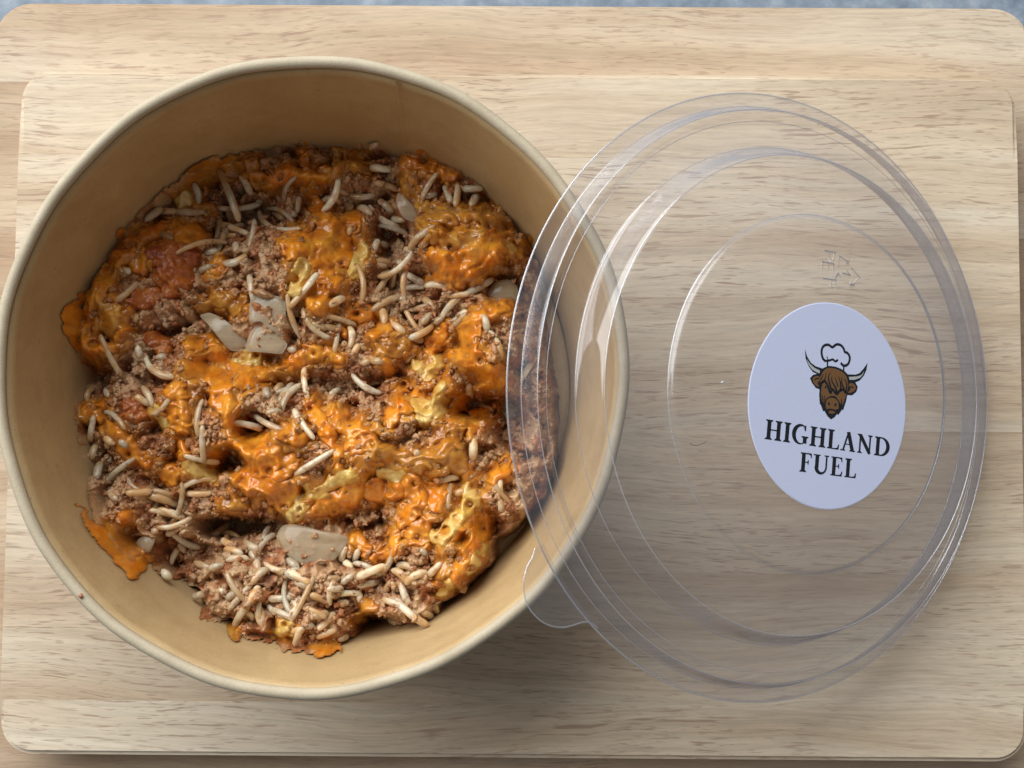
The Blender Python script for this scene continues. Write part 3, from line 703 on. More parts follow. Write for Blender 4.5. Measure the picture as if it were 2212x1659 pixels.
RICE = {'A': [(1460,180,1590,550,.1),(1680,370,1780,560,.1),(820,750,960,650,0),(960,680,1110,690,0),(1080,690,1350,700,0),(530,880,720,830,.15),(720,830,950,980,.35),(150,870,220,1120,.1),(300,1250,340,1120,0),(1870,560,1830,660,0),(1370,1060,1490,1050,0),(1320,1230,1430,1180,0),(1590,880,1720,820,0),(1540,1160,1740,1090,-.3),(1650,980,1660,1060,0),(1700,650,1800,690,0),(1990,700,2070,760,0),(1770,1270,1810,1500,0),(390,1200,460,1190,0),(1500,760,1480,960,.1),(180,1180,190,1300,0),(240,1300,300,1400,.1),(700,1250,640,1210,0)],
 'B': [(400,490,560,540,0),(560,540,790,540,-.15),(830,590,960,690,0),(110,560,90,700,0),(800,430,990,500,0),(1000,790,1070,860,0),(840,970,900,1000,0),(970,1180,940,1370,0),(830,1280,930,1230,0),(1080,1250,1230,1340,0),(1710,540,1660,640,0),(1260,1380,1440,1350,0),(60,1560,290,1280,-.1),(380,1540,520,1470,0),(1400,1650,1600,1440,.1),(1600,1450,1850,1340,0),(1540,1640,1620,1590,0),(1420,470,1480,620,0),(1540,450,1520,640,0),(1600,470,1770,470,0),(560,900,580,820,0),(870,1470,900,1600,.1),(950,760,1060,770,0),(640,660,760,720,.2),(820,800,930,830,0),(330,590,480,600,.1),(540,680,590,620,0),(1250,560,1350,540,0),(1230,1480,1320,1560,.1),(1000,1480,1120,1470,0),(760,1060,830,960,0),(1100,1430,1090,1560,0),(750,300,930,320,0),(760,90,830,60,0),(10,700,90,730,0)],
 'C': [(350,1370,390,1240,.1),(390,1550,440,1400,0),(490,1340,520,1385,0),(470,1180,560,1230,0),(990,150,1050,160,0),(1950,960,2070,950,.1),(760,350,800,470,0),(300,730,350,750,0),(500,730,510,810,0),(1860,880,1900,940,0),(1920,730,1940,820,0),(2040,820,2070,850,0),(170,1010,190,1100,0),(880,580,970,560,0),(940,470,1030,450,0),(740,800,860,880,.1),(600,1200,680,1260,0),(200,1230,290,1200,0),(1000,600,1090,640,0),(2000,760,2060,700,0),(150,850,170,950,0)],
 'D': [(230,150,360,200,0),(850,20,880,150,.1),(950,150,1060,240,.1),(1500,180,1610,70,0),(1770,70,1800,220,.1),(1800,220,1900,290,-.1),(1880,290,1930,470,0),(600,450,650,340,.1),(490,350,530,330,0),(1640,690,1650,790,0),(1680,1190,1670,1380,0),(1370,1570,1540,1530,.1),(1150,1290,1190,1330,0),(1730,880,1850,930,0),(760,490,870,500,0),(1330,150,1420,90,0),(1120,280,1220,300,0),(1300,60,1220,160,0),(680,520,760,480,0),(10,380,90,390,0)],
 'E': [(450,180,510,260,0),(610,200,820,180,-.1),(820,180,1030,240,.05),(770,230,1050,310,.05),(880,350,1110,430,.05),(970,570,1150,470,.1),(980,840,1090,660,.05),(1500,610,1570,680,0),(1490,700,1640,740,0),(1650,630,1790,710,0),(1500,790,1690,790,0),(1230,820,1340,890,0),(1720,1020,1860,880,.15),(1840,830,2130,880,-.2),(1960,910,2210,1010,.05),(1570,1390,1700,1180,0),(1700,1180,1790,1040,0),(1250,1300,1400,1320,.25),(1790,1230,1810,1400,0),(1870,1150,2100,1140,-.05),(2100,1130,2190,1250,.3),(2060,1300,2190,1200,0),(1900,1250,2080,1330,.1),(1240,1110,1360,1080,0),(1490,1150,1600,1080,0),(1330,880,1460,850,0),(1760,800,1780,900,0),(1420,1060,1470,1110,0),(2080,1450,2190,1420,0),(1950,1560,2000,1620,0),(880,930,960,1010,0),(1850,450,1900,420,0),(820,520,880,560,0),(2140,980,2200,1060,0)],
 'F': [(10,790,110,880,0),(20,900,220,1010,.05),(500,1010,640,920,.05),(640,960,890,860,.05),(540,690,490,810,0),(650,710,610,810,0),(360,970,480,970,0),(640,1030,830,990,-.1),(950,890,1090,1010,.25),(1080,1010,1260,910,.2),(1280,940,1390,830,0),(880,1090,950,980,0),(870,1160,1060,1220,0),(1000,1180,1270,1400,-.05),(1330,1180,1360,1270,0),(1270,1350,1330,1320,0),(210,1110,380,1180,.05),(380,1060,510,1060,0),(290,1420,430,1280,0),(270,1500,440,1430,.05),(150,1540,200,1600,0),(470,1530,540,1480,0),(1000,850,1170,890,.1),(1920,260,1940,370,0),(230,1310,380,1270,0),(160,1400,250,1390,0),(460,1200,560,1180,0),(650,1180,670,1100,0),(1190,700,1260,760,0),(80,1000,240,1050,0),(950,1000,1010,1080,0),(470,1110,670,1110,.1),(520,820,590,870,0),(1340,100,1400,60,0),(1560,1080,1620,1040,0),(50,1170,100,1250,.2),(940,1360,1000,1420,0),(1220,1270,1290,1290,0),(560,1600,500,1640,0),(0,1120,130,1130,0)]}
def rice_col(V):
    out = []
    k = random.uniform(.72, 1.05)
    for v in V:
        b0 = np.array((0.80, 0.69, 0.49)) * k; f = 1.0 - (v[2] - samp(TOPb, v[0], v[1])) / 1.5
        out.append(b0 * (1 - 0.75 * min(1, max(0.0, f))) + samp(mcol, v[0], v[1]) * 1.25 * 0.75 * min(1, max(0.0, f)))
    return np.array(out)
n_rice = 0; rest = []; rest_c = []; RM = np.zeros(GX.shape)
def put_grain(V, F, solo):
    global n_rice
    for _ in range(8):        # keep every grain inside the wall of the bowl
        dx, dy = (V[:, 0] - BX) / BSX, (V[:, 1] - BY) / BSY; r_ = np.hypot(dx, dy); over = r_ - (rin(np.clip(V[:, 2], 0, BH)) - 0.35)
        k = int(np.argmax(over))
        if over[k] <= 0: break
        V = V - np.array([dx[k] / r_[k] * over[k] * BSX, dy[k] / r_[k] * over[k] * BSY, -0.05])
    for v in V[::2]:
        i = int((v[1] - gy[0]) / ST); j = int((v[0] - gx[0]) / ST)
        if 1 < i < NY - 1 and 1 < j < NX - 1: TOP[i, j] = max(TOP[i, j], v[2]); RM[i, j] = 1
    if solo:
        me = fast_mesh('rice_grain', V, F); set_col(me, 'Col', rice_col(V)); link('rice_grain', me, M_rice, food); n_rice += 1
    else: rest.append((V, F)); rest_c.append(rice_col(V))
for crop, lst in RICE.items():
    for x0, y0, x1, y1, bend in lst:
        ex, ey = (x1 - x0) * .06, (y1 - y0) * .06; x0 -= ex; x1 += ex; y0 -= ey; y1 += ey
        a = settle(*cxy(crop, x0, y0)); b_ = settle(*cxy(crop, x1, y1))
        r = random.uniform(0.86, 1.14); bend += random.uniform(-.08, .08); mx = samp(TOPb, (a[0] + b_[0]) / 2, (a[1] + b_[1]) / 2)
        za, zb = a[2], b_[2]; av = (za + zb) / 2
        lift = random.uniform(0.05, 0.5) + max(0, mx - av) * 0.75
        cl = lambda z: av + max(-2.0, min(2.0, z - av)) + lift
        pa, pb = np.array((a[0], a[1], cl(za))), np.array((b_[0], b_[1], cl(zb)))
        if np.linalg.norm(pb - pa) < 2.2: pb = pa + (pb - pa) / max(1e-3, np.linalg.norm(pb - pa)) * 2.2
        V, F = grain_geo(pa, pb, bend, r); put_grain(V, F, True)
# scattered grains, thick where the photograph shows bare rice, thin on the cheese
ZONES = [(620,1280,190,110,.5),(850,1230,110,90,.5),(330,1080,120,60,.7),(840,560,90,110,.9),(980,660,90,60,.9),(520,460,110,60,.9),(760,420,140,40,.8),(230,640,90,130,.8),(200,960,50,100,.8),(980,410,90,40,.8),(350,830,60,40,.5),(700,850,150,40,.5),(580,800,90,40,.4),(450,520,80,60,.7),(1020,1100,90,80,.6),(620,930,60,60,.5),(1180,950,50,140,.7),(420,1000,100,40,.4),(840,660,120,60,.6)]
tries = 0; placed = 0
while placed < 100 and tries < 60000:
    tries += 1
    x = random.uniform(BX - 68, BX + 68); y = random.uniform(BY - 70, BY + 70)
    if samp(sd, x, y) < 1.0: continue
    px, py = PX(x, y, samp(TOPb, x, y))
    w = 0.13
    for cx, cy, rx, ry, a in ZONES: w = max(w, a * math.exp(-((px - cx) / rx) ** 2 - ((py - cy) / ry) ** 2))
    cov = samp(cheese_cov, x, y)
    if samp(ON, x, y): continue
    if cov > -0.2: continue
    if random.random() > w: continue
    L = random.choice([4, 6, 8, 9.5, 11, 12]) * random.uniform(.85, 1.1); an = random.uniform(0, 2 * math.pi); r = random.uniform(0.74, 1.0)
    p0 = np.array((x - L / 2 * math.cos(an), y - L / 2 * math.sin(an))); p1 = np.array((x + L / 2 * math.cos(an), y + L / 2 * math.sin(an)))
    if samp(sd, *p0) < 0.8 or samp(sd, *p1) < 0.8: continue
    z0, z1, zm = samp(TOPb, *p0), samp(TOPb, *p1), samp(TOPb, x, y)
    dz = max(-L * .6, min(L * .6, z1 - z0)); lift = random.uniform(-0.8, 0.35); zc = max(zm, (z0 + z1) / 2) + lift
    V, F = grain_geo((*p0, zc - dz / 2), (*p1, zc + dz / 2), random.uniform(-.28, .28), r)
    put_grain(V, F, n_rice < 298); placed += 1
def join_geo(name, L, mat_, parent, cols=None):
    Vs, Fs, o_ = [], [], 0
    for V, F in L: Vs.append(V); Fs.append(F + o_); o_ += len(V)
    me = fast_mesh(name, np.concatenate(Vs), np.concatenate(Fs))
    if cols is not None: set_col(me, 'Col', np.concatenate(cols))
    return link(name, me, mat_, parent)
if rest: tag(join_geo('rice_grain', rest, M_rice, food, rest_c), kind='stuff')

# ---- loose mince crumbs
bmc = bmesh.new(); bmesh.ops.create_icosphere(bmc, subdivisions=2, radius=1.0)
IV = np.array([v.co[:] for v in bmc.verts]); IF = np.array([[v.index for v in f.verts] for f in bmc.faces]); bmc.free()
L, Cc = [], []
cnt = 0; tries = 0
while cnt < 4600 and tries < 40000:
    tries += 1
    i = random.randrange(4, NY - 4); j = random.randrange(4, NX - 4)
    if sd[i, j] < 0.3: continue
    cov = cheese_cov[i, j]
    if cov > -0.1 and random.random() > 0.03: continue
    if ON[i, j] and random.random() > 0.04: continue
    if math.hypot((GX[i, j] - BX) / BSX, (GY[i, j] - BY) / BSY) > rin(min(BH, max(0, TOP[i, j]))) - 1.3: continue
    if RM[i, j] and random.random() > 0.8: continue
    if oil[i, j] > 0.6 and random.random() < 0.45: continue
    s = random.choice([0.25, 0.35, 0.45, 0.6, 0.85]) * random.uniform(.8, 1.2)
    q = np.random.default_rng(tries).normal(0, 1, 3); q /= np.linalg.norm(q)
    D = 1 + 0.42 * np.sin(IV @ (q * 5.1) + cnt) + 0.22 * np.sin(IV @ (q[[1, 2, 0]] * 8.3) + 2 * cnt) + 0.2 * rng.normal(0, 1, len(IV))
    V = IV * D[:, None] * s * np.array([1, random.uniform(.6, 1.1), random.uniform(.6, 1.0)])
    a = random.uniform(0, 6.28); ca, sa = math.cos(a), math.sin(a)
    V = np.stack([V[:, 0] * ca - V[:, 1] * sa, V[:, 0] * sa + V[:, 1] * ca, V[:, 2]], 1)
    V += np.array([GX[i, j], GY[i, j], TOP[i, j] + s * random.uniform(-.5, .25)])
    L.append((V, IF)); base = mcol[i, j] * 0.8 + np.array((0.52, 0.21, 0.08)) * 0.2
    Cc.append(np.repeat((base * random.uniform(.8, 1.15))[None], len(IV), 0)); cnt += 1
tag(join_geo('mince_crumb', L, M_mince, food, Cc), kind='stuff')

# ------------------------------------------------------------------ clear lid
def lid_mat():
    m, nt, b = mat('clear_plastic'); nt.nodes.remove(b)
    out = nt.nodes['Material Output']
    lw = N(nt, 'ShaderNodeLayerWeight'); lw.inputs['Blend'].default_value = 0.5
    f = lw.outputs['Facing']
    f5 = mth(nt, 'POWER', f, 4.0)
    fr = mth(nt, 'ADD', mth(nt, 'MULTIPLY', f5, 0.9), 0.045, True)
    tr = N(nt, 'ShaderNodeBsdfTransparent'); gl = N(nt, 'ShaderNodeBsdfGlossy'); gl.inputs['Roughness'].default_value = 0.02
    tcol = ramp(nt, f, [(0.0, (0.975, 0.975, 0.98)), (0.6, (0.93, 0.93, 0.95)), (0.92, (0.66, 0.66, 0.72)), (1.0, (0.45, 0.45, 0.52))])
    nt.links.new(tcol, tr.inputs[0])
    v = objvec(nt)
    bn = N(nt, 'ShaderNodeBump'); bn.inputs['Strength'].default_value = 0.05; bn.inputs['Distance'].default_value = 0.001
    nt.links.new(noise(nt, v, 45, 2), bn.inputs['Height']); nt.links.new(bn.outputs[0], gl.inputs['Normal'])
    mx = N(nt, 'ShaderNodeMixShader'); nt.links.new(fr, mx.inputs[0]); nt.links.new(tr.outputs[0], mx.inputs[1]); nt.links.new(gl.outputs[0], mx.inputs[2])
    df = N(nt, 'ShaderNodeBsdfDiffuse'); df.inputs[0].default_value = (0.86, 0.86, 0.9, 1)
    hz = mth(nt, 'ADD', mth(nt, 'MULTIPLY', mth(nt, 'POWER', f, 3.0), 0.12), 0.030, True)  # pale haze mixed in for the veil of room reflections, stronger at grazing view
    m2 = N(nt, 'ShaderNodeMixShader'); nt.links.new(hz, m2.inputs[0]); nt.links.new(mx.outputs[0], m2.inputs[1]); nt.links.new(df.outputs[0], m2.inputs[2])
    nt.links.new(m2.outputs[0], out.inputs['Surface'])
    return m
M_pet = lid_mat()
LT, LA = R(29.24), R(-2.82); LC = (65.3, 21.5, CAMZ - 348.8)
lid = empty('plastic_lid', tuple(c * MM for c in LC), (0, LT, LA))
tag(lid, 'clear domed plastic lid leaning on the paper bowl, with a round white sticker', 'lid')
LM = np.array((Matrix.Rotation(LA, 3, 'Z') @ Matrix.Rotation(LT, 3, 'Y')))
def lidpt(px, py, h):
    """photo point on the lid's own plane z=h, in lid coordinates"""
    d = LM.T @ ray(px, py); o_ = LM.T @ (np.array([0, 0, CAMZ]) - np.array(LC)); s = (h - o_[2]) / d[2]
    q = o_ + d * s; return q[0], q[1]
prof = [(76.2, -0.1), (76.0, 0.25), (74.5, 0.35), (73.0, 0.4), (72.5, 0.9), (71.6, 3.9), (71.3, 4.7), (70.9, 5.2), (69.9, 5.2), (69.2, 4.8), (68.7, 4.3), (67.6, 4.1), (66.4, 4.3), (64.0, 4.7),
        (62.2, 5.1), (61.3, 5.8), (60.5, 7.6), (59.3, 11.4), (58.6, 12.7), (57.6, 13.3), (56.0, 13.6), (50, 14.6), (44.4, 15.7), (43.5, 15.9), (43.2, 16.4), (42.9, 17.1), (42.3, 17.4), (30, 17.5), (15, 17.5), (0.05, 17.5)]
# resample smoothly
def smoothprof(P, it=2):
    P = [np.array(p) for p in P]
    for _ in range(it):
        Q = [P[0]]
        for a, b_ in zip(P[:-1], P[1:]):
            Q += [0.75 * a + 0.25 * b_, 0.25 * a + 0.75 * b_]
        Q.append(P[-1]); P = Q
    return P
pr = smoothprof(prof, 2)
nr_ = []
for i, p in enumerate(pr):
    t = pr[min(i + 1, len(pr) - 1)] - pr[max(i - 1, 0)]; t = t / np.linalg.norm(t); nr_.append(p + 0.38 * np.array([-t[1], t[0]]) * (1 if True else 0))
inner = [np.array((max(q[0], 0.05), q[1])) for q in nr_][::-1]
lw_ = lambda a: 0.15 * math.sin(2 * a) + 0.08 * math.sin(5 * a + 1)
V, F = lathe([tuple(p) for p in pr] + [tuple(p) for p in inner], 240, True, 1, 1, None)
link('dome', fast_mesh('dome', V, F), M_pet, lid)
# added pale beads imitate the light lines reflected along the rim and moulded creases
M_glint, nt_, _b = mat('glint_plastic'); nt_.nodes.remove(_b)
_t = N(nt_, 'ShaderNodeBsdfTransparent'); _g = N(nt_, 'ShaderNodeBsdfGlossy'); _g.inputs['Roughness'].default_value = 0.12; _d = N(nt_, 'ShaderNodeBsdfDiffuse'); _d.inputs[0].default_value = (0.85, 0.85, 0.9, 1)
_m1 = N(nt_, 'ShaderNodeMixShader'); _m1.inputs[0].default_value = 0.28; nt_.links.new(_t.outputs[0], _m1.inputs[1]); nt_.links.new(_g.outputs[0], _m1.inputs[2])
_m2 = N(nt_, 'ShaderNodeMixShader'); _m2.inputs[0].default_value = 0.14; nt_.links.new(_m1.outputs[0], _m2.inputs[1]); nt_.links.new(_d.outputs[0], _m2.inputs[2])
nt_.links.new(_m2.outputs[0], nt_.nodes['Material Output'].inputs['Surface'])
for rr_, hh_, tt_ in ((76.2, 0.05, 0.24), (72.75, 0.55, 0.13), (71.1, 5.05, 0.16), (68.3, 4.15, 0.12), (61.5, 5.5, 0.13), (58.4, 12.95, 0.16), (43.4, 16.1, 0.13)):
    V, F = lathe([(rr_ + tt_ * math.cos(t), hh_ + tt_ * math.sin(t)) for t in np.linspace(0, 2 * np.pi, 8, endpoint=False)], 240, True)
    link('edge_glint', fast_mesh('edge_glint', V, F), M_glint, lid)
# pull tab: a rounded ear on the flange
tabpx = [(1156,1185),(1150,1205),(1139,1225),(1132,1255),(1133,1285),(1141,1310),(1156,1330),(1172,1344),(1192,1353),(1216,1356),(1240,1351),(1262,1344),(1280,1348),(1292,1358)]
def cr(P, closed=True, n=5):
    P = [np.array(p, float) for p in P]; out = []; m = len(P)
    for i in range(m if closed else m - 1):
        p0, p1, p2, p3 = P[(i - 1) % m if closed else max(i - 1, 0)], P[i], P[(i + 1) % m], P[(i + 2) % m if closed else min(i + 2, m - 1)]
        for k in range(n):
            t = k / n; out.append(0.5 * ((2 * p1) + (-p0 + p2) * t + (2 * p0 - 5 * p1 + 4 * p2 - p3) * t * t + (-p0 + 3 * p1 - 3 * p2 + p3) * t ** 3))
    if not closed: out.append(P[-1])
    return out
tp = [lidpt(q[0], q[1], 0.3) for q in cr(tabpx[::1], False, 4)]
bm = bmesh.new()
def on_r(p, r): k = r / math.hypot(*p); return p[0] * k, p[1] * k
def ringpts(z): return [[bm.verts.new((x * MM, y * MM, z * MM)) for x, y in row] for row in ([on_r(p, 75.2) for p in tp], [tuple((np.array(on_r(p, 75.2)) + np.array(p)) / 2) for p in tp], tp)]
up_, lo_ = ringpts(0.40), ringpts(0.02)
for g in (up_, lo_[::1]):
    for r0, r1 in zip(g[:-1], g[1:]):
        for i in range(len(tp) - 1): bm.faces.new((r0[i], r0[i + 1], r1[i + 1], r1[i]))
for i in range(len(tp) - 1): bm.faces.new((up_[2][i], up_[2][i + 1], lo_[2][i + 1], lo_[2][i]))
bmesh.ops.recalc_face_normals(bm, faces=bm.faces)
pt = bm_obj('pull_tab', bm, M_pet, lid, False)
L_ = []
for a, b_ in zip(tp[:-1], tp[1:]):
    a3, b3 = np.array((*a, 0.2)), np.array((*b_, 0.2)); t = (b3 - a3) / np.linalg.norm(b3 - a3); n = np.array([-t[1], t[0], 0]); u_ = np.array([0, 0, 1.0])
    V = np.array([q + n * .2 * math.cos(k * math.pi / 3) + u_ * .2 * math.sin(k * math.pi / 3) for q in (a3, b3) for k in range(6)])
    F = np.array([(k, (k + 1) % 6, 6 + (k + 1) % 6, 6 + k) for k in range(6)]); L_.append((V, F))
Vs, Fs, o_ = [], [], 0
for V, F in L_: Vs.append(V); Fs.append(F + o_); o_ += len(V)
link('tab_glint', fast_mesh('tab_glint', np.concatenate(Vs), np.concatenate(Fs)), M_glint, pt)  # added pale bead imitating light caught along the tab's outline

# ---- sticker
def flat_mat(name, c, rough=0.6, tex=False):
    m, nt, b = mat(name); b.inputs['Base Color'].default_value = (*c, 1); b.inputs['Roughness'].default_value = rough
    b.inputs['Specular IOR Level'].default_value = 0.3
    if tex:
        v = objvec(nt); n = noise(nt, v, 1300, 4, 0.6); bump(nt, b, n, 0.15, 0.0002)
    return m
M_paper = flat_mat('sticker_paper', (0.66, 0.70, 0.90), 0.7, True)
M_ink = flat_mat('black_ink', (0.014, 0.016, 0.020), 0.5)
M_brown = flat_mat('brown_ink', (0.20, 0.098, 0.038), 0.6)
M_horn = flat_mat('grey_ink', (0.50, 0.50, 0.50), 0.6)
SZ = 17.9
sc_ = np.array(lidpt(1792, 877, SZ)); SR = 25.0
prs = [(0.02, SZ + 0.10), (SR - 0.25, SZ + 0.10), (SR, SZ + 0.02), (SR, SZ - 0.02), (0.02, SZ - 0.02)]
V, F = lathe(prs, 128, True)
sticker = link('sticker', fast_mesh('sticker', V + np.array([sc_[0], sc_[1], 0]), F), M_paper, lid, False)
class Ink:
    def __init__(s, z): s.bm = bmesh.new(); s.z = z
    def poly(s, P):
        vs = [s.bm.verts.new((x * MM, y * MM, s.z * MM)) for x, y in P]
        f = s.bm.faces.new(vs)
        if f.normal.z == 0: f.normal_update()
        if f.normal.z < 0: f.normal_flip()
    def stroke(s, P, ws):
        P = [np.array(p, float) for p in P]; Lp, Rp = [], []
        for i, p in enumerate(P):
            t = P[min(i + 1, len(P) - 1)] - P[max(i - 1, 0)]; t = t / (np.linalg.norm(t) + 1e-9); n = np.array([-t[1], t[0]])
            w = ws if isinstance(ws, (int, float)) else ws[i]
            Lp.append(p + n * w / 2); Rp.append(p - n * w / 2)
        for i in range(len(P) - 1): s.poly([Lp[i], Lp[i + 1], Rp[i + 1], Rp[i]])
    def done(s, name, m, parent): 
        bmesh.ops.triangulate(s.bm, faces=s.bm.faces)
        return bm_obj(name, s.bm, m, parent)
# serif capitals, cap height 1
def arc(cx, cy, rx, ry, a0, a1, n=16): return [(cx + rx * math.cos(R(a0 + (a1 - a0) * i / n)), cy + ry * math.sin(R(a0 + (a1 - a0) * i / n))) for i in range(n + 1)]
SW, TW, SH = 0.185, 0.085, 0.065
def box(x0, y0, x1, y1): return [(x0, y0), (x1, y0), (x1, y1), (x0, y1)]
def st(x, y0=0, y1=1, w=SW, top=True, bot=True):
    o_ = [box(x - w / 2, y0, x + w / 2, y1)]
    if bot: o_.append([(x - w / 2 - .085, y0), (x + w / 2 + .085, y0), (x + w / 2 + .075, y0 + SH * .7), (x + w / 2, y0 + SH * 1.7), (x - w / 2, y0 + SH * 1.7), (x - w / 2 - .075, y0 + SH * .7)])
    if top: o_.append([(x - w / 2 - .085, y1), (x - w / 2 - .075, y1 - SH * .7), (x - w / 2, y1 - SH * 1.7), (x + w / 2, y1 - SH * 1.7), (x + w / 2 + .075, y1 - SH * .7), (x + w / 2 + .085, y1)])
    return o_
def ribbon(P, ws):
    P = [np.array(p, float) for p in P]; out = []; A = []
    for i, p in enumerate(P):
        t = P[min(i + 1, len(P) - 1)] - P[max(i - 1, 0)]; t = t / (np.linalg.norm(t) + 1e-9); n = np.array([-t[1], t[0]]); w = ws[i]
        A.append((p + n * w / 2, p - n * w / 2))
    for (a, b_), (c, d) in zip(A[:-1], A[1:]): out.append([a, c, d, b_])
    return out
def wid(n, f): return [f(i / n) for i in range(n + 1)]
GL = {
 'H': (0.80, st(.17) + st(.63) + [box(.17, .47, .63, .535)]),
 'I': (0.36, st(.18)),
 'L': (0.62, st(.18, bot=False) + [[(.02, 0), (.60, 0), (.62, .27), (.575, .27), (.52, .10), (.42, SH), (.02, SH)]]),
 'F': (0.60, st(.18, top=False) + [[(.02, 1), (.02, 1 - SH), (.42, 1 - SH), (.51, .90), (.54, .76), (.585, .76), (.575, 1)], box(.2, .49, .42, .545), [(.40, .40), (.445, .40), (.445, .64), (.40, .64), (.385, .55), (.385, .49)]]),
 'E': (0.66, st(.18, top=False, bot=False) + [[(.02, 1), (.02, 1 - SH), (.42, 1 - SH), (.52, .90), (.55, .76), (.595, .76), (.585, 1)], [(.02, 0), (.60, 0), (.63, .27), (.585, .27), (.53, .10), (.42, SH), (.02, SH)], box(.2, .49, .42, .545), [(.40, .40), (.445, .40), (.445, .64), (.40, .64), (.385, .55), (.385, .49)]]),
 'A': (0.76, ribbon([(.14, .03), (.37, .99)], [TW, TW]) + ribbon([(.36, 1.0), (.62, .03)], [SW, SW]) + [box(.20, .33, .55, .385), box(.0, 0, .25, SH), box(.47, 0, .76, SH)]),
 'N': (0.84, st(.16, w=TW, top=False) + st(.67, w=TW, bot=False) + ribbon([(.14, .97), (.68, .03)], [SW, SW * .9]) + [box(.0, 1 - SH, .2, 1)]),
 'D': (0.82, st(.18) + ribbon([(.18, 1 - SH / 2)] + arc(.32, .5, .40, .5 - SH / 2, 90, -90, 22) + [(.18, SH / 2)], [SH] + wid(22, lambda t: SH + (SW * 1.05 - SH) * math.sin(math.pi * t) ** 1.3) + [SH])),
 'G': (0.80, ribbon(arc(.42, .5, .34, .475, 48, 318, 26), wid(26, lambda t: .05 + (SW - .04) * max(0, math.sin(math.pi * min(1, t * 1.12))) ** 1.3)) + st(.63, 0.06, .43, bot=False) + [[(.60, .70), (.655, .70), (.66, .99), (.62, .99), (.56, .88)]]),
 'U': (0.82, [box(.10, .30, .10 + SW, 1), box(.0, 1 - SH, .35, 1), box(.63, .32, .63 + TW, 1), box(.55, 1 - SH, .79, 1)] + ribbon([(.178, .38)] + arc(.42, .33, .242, .29, 180, 360, 18) + [(.662, .36)], [SW] + wid(18, lambda t: SW + (TW - SW) * sm(0.1, .9, t)) + [TW])),
}
Q6 = lambda x, y: ((1750 + x * .4521) * .8848, (550 + y * .4521) * .8848)
def set_word(word, pL, pR, ptop, name):
    """pL/pR: baseline ends, ptop: top of the first stem (crop pixels)"""
    a = np.array(lidpt(*Q6(*pL), SZ + .1)); b_ = np.array(lidpt(*Q6(*pR), SZ + .1)); t = np.array(lidpt(*Q6(*ptop), SZ + .1))
    u = b_ - a; Lw = np.linalg.norm(u); u /= Lw; v = np.array([-u[1], u[0]]); hgt = abs((t - a) @ v)
    gap = 0.07; tot = sum(GL[c][0] for c in word) + gap * (len(word) - 1); kx = Lw / tot
    ink = Ink(SZ + 0.125); x = 0
    for c in word:
        wdt, polys = GL[c]
        for k, P in enumerate(polys): ink.z = SZ + 0.125 + 0.001 * (k % 3); ink.poly([tuple(a + u * (x + p[0]) * kx + v * p[1] * hgt) for p in P])
        x += wdt + gap
    return ink.done('lettering', M_ink, sticker)
set_word('HIGHLAND', (258, 1155), (930, 1254), (266, 1048), 'l1')
set_word('FUEL', (444, 1330), (750, 1368), (452, 1226), 'l2')
# emblem: highland cow in a cook's hat
QC = lambda p: lidpt((1880 + p[0] * .15068) * .8848, (800 + p[1] * .15068) * .8848, SZ + .1)
def cr(P, closed=True, n=5):
    P = [np.array(p, float) for p in P]; out = []; m = len(P)
    for i in range(m if closed else m - 1):
        p0, p1, p2, p3 = P[(i - 1) % m if closed else max(i - 1, 0)], P[i], P[(i + 1) % m], P[(i + 2) % m if closed else min(i + 2, m - 1)]
        for k in range(n):
            t = k / n; out.append(0.5 * ((2 * p1) + (-p0 + p2) * t + (2 * p0 - 5 * p1 + 4 * p2 - p3) * t * t + (-p0 + 3 * p1 - 3 * p2 + p3) * t ** 3))
    if not closed: out.append(P[-1])
    return out
blk, brn, blk2, hrn = Ink(SZ + .12), Ink(SZ + .14), Ink(SZ + .16), Ink(SZ + .14)
def fill(ink, P, curve=True): ink.poly([QC(p) for p in (cr(P) if curve else P)])
def line(ink, P, w, curve=True):
    Q = cr(P, False) if curve else P
    n = len(Q)
    ws = [w * .018 * (1 if not isinstance(w, tuple) else 1)] * n if not isinstance(w, tuple) else [(w[0] + (w[1] - w[0]) * i / (n - 1)) * .018 for i in range(n)]
    ink.stroke([QC(p) for p in Q], ws)
hat = [(905,550),(860,510),(838,440),(835,370),(860,310),(905,283),(955,285),(1010,320),(1060,283),(1110,275),(1160,300),(1195,350),(1210,395),(1255,415),(1285,465),(1290,520),(1265,590),(1215,620),(1170,605),(1148,570)]
line(blk, hat, 36); line(blk, [(930,540),(930,640)], 26); line(blk, [(1195,620),(1190,710)], 26)
line(blk, [(905,540),(960,535),(1015,520),(1060,550),(1100,520)], 30); line(blk, [(918,470),(940,520)], 14); line(blk, [(1012,500),(1030,530)], 14)
fill(blk, [(562,350),(600,470),(660,570),(740,630),(850,665),(900,640),(960,622),(1060,635),(1150,670),(1215,715),(1260,760),(1380,765),(1450,740),(1520,660),(1580,575),(1560,690),(1520,780),(1450,860),(1380,890),(1420,960),(1400,1040),(1330,1100),(1250,1095),(1235,1180),(1200,1290),(1185,1340),(1165,1330),(1105,1420),(1085,1400),(1040,1460),(985,1490),(930,1440),(880,1350),(860,1360),(820,1250),(805,1240),(795,1100),(800,1000),(740,980),(680,900),(645,820),(700,765),(760,752),(690,720),(620,620),(575,500)], False)
fill(hrn, [(592,510),(620,600),(690,690),(770,735),(800,742),(808,700),(720,655),(640,585)], False)
fill(hrn, [(1525,705),(1480,770),(1400,795),(1275,800),(1285,848),(1370,848),(1450,820),(1500,770)], False)
fill(brn, [(690,830),(720,795),(790,790),(800,850),(770,900),(790,950),(770,960),(710,910)])
fill(brn, [(1275,915),(1320,900),(1370,930),(1390,980),(1350,1040),(1260,1060),(1300,1000),(1280,950)])
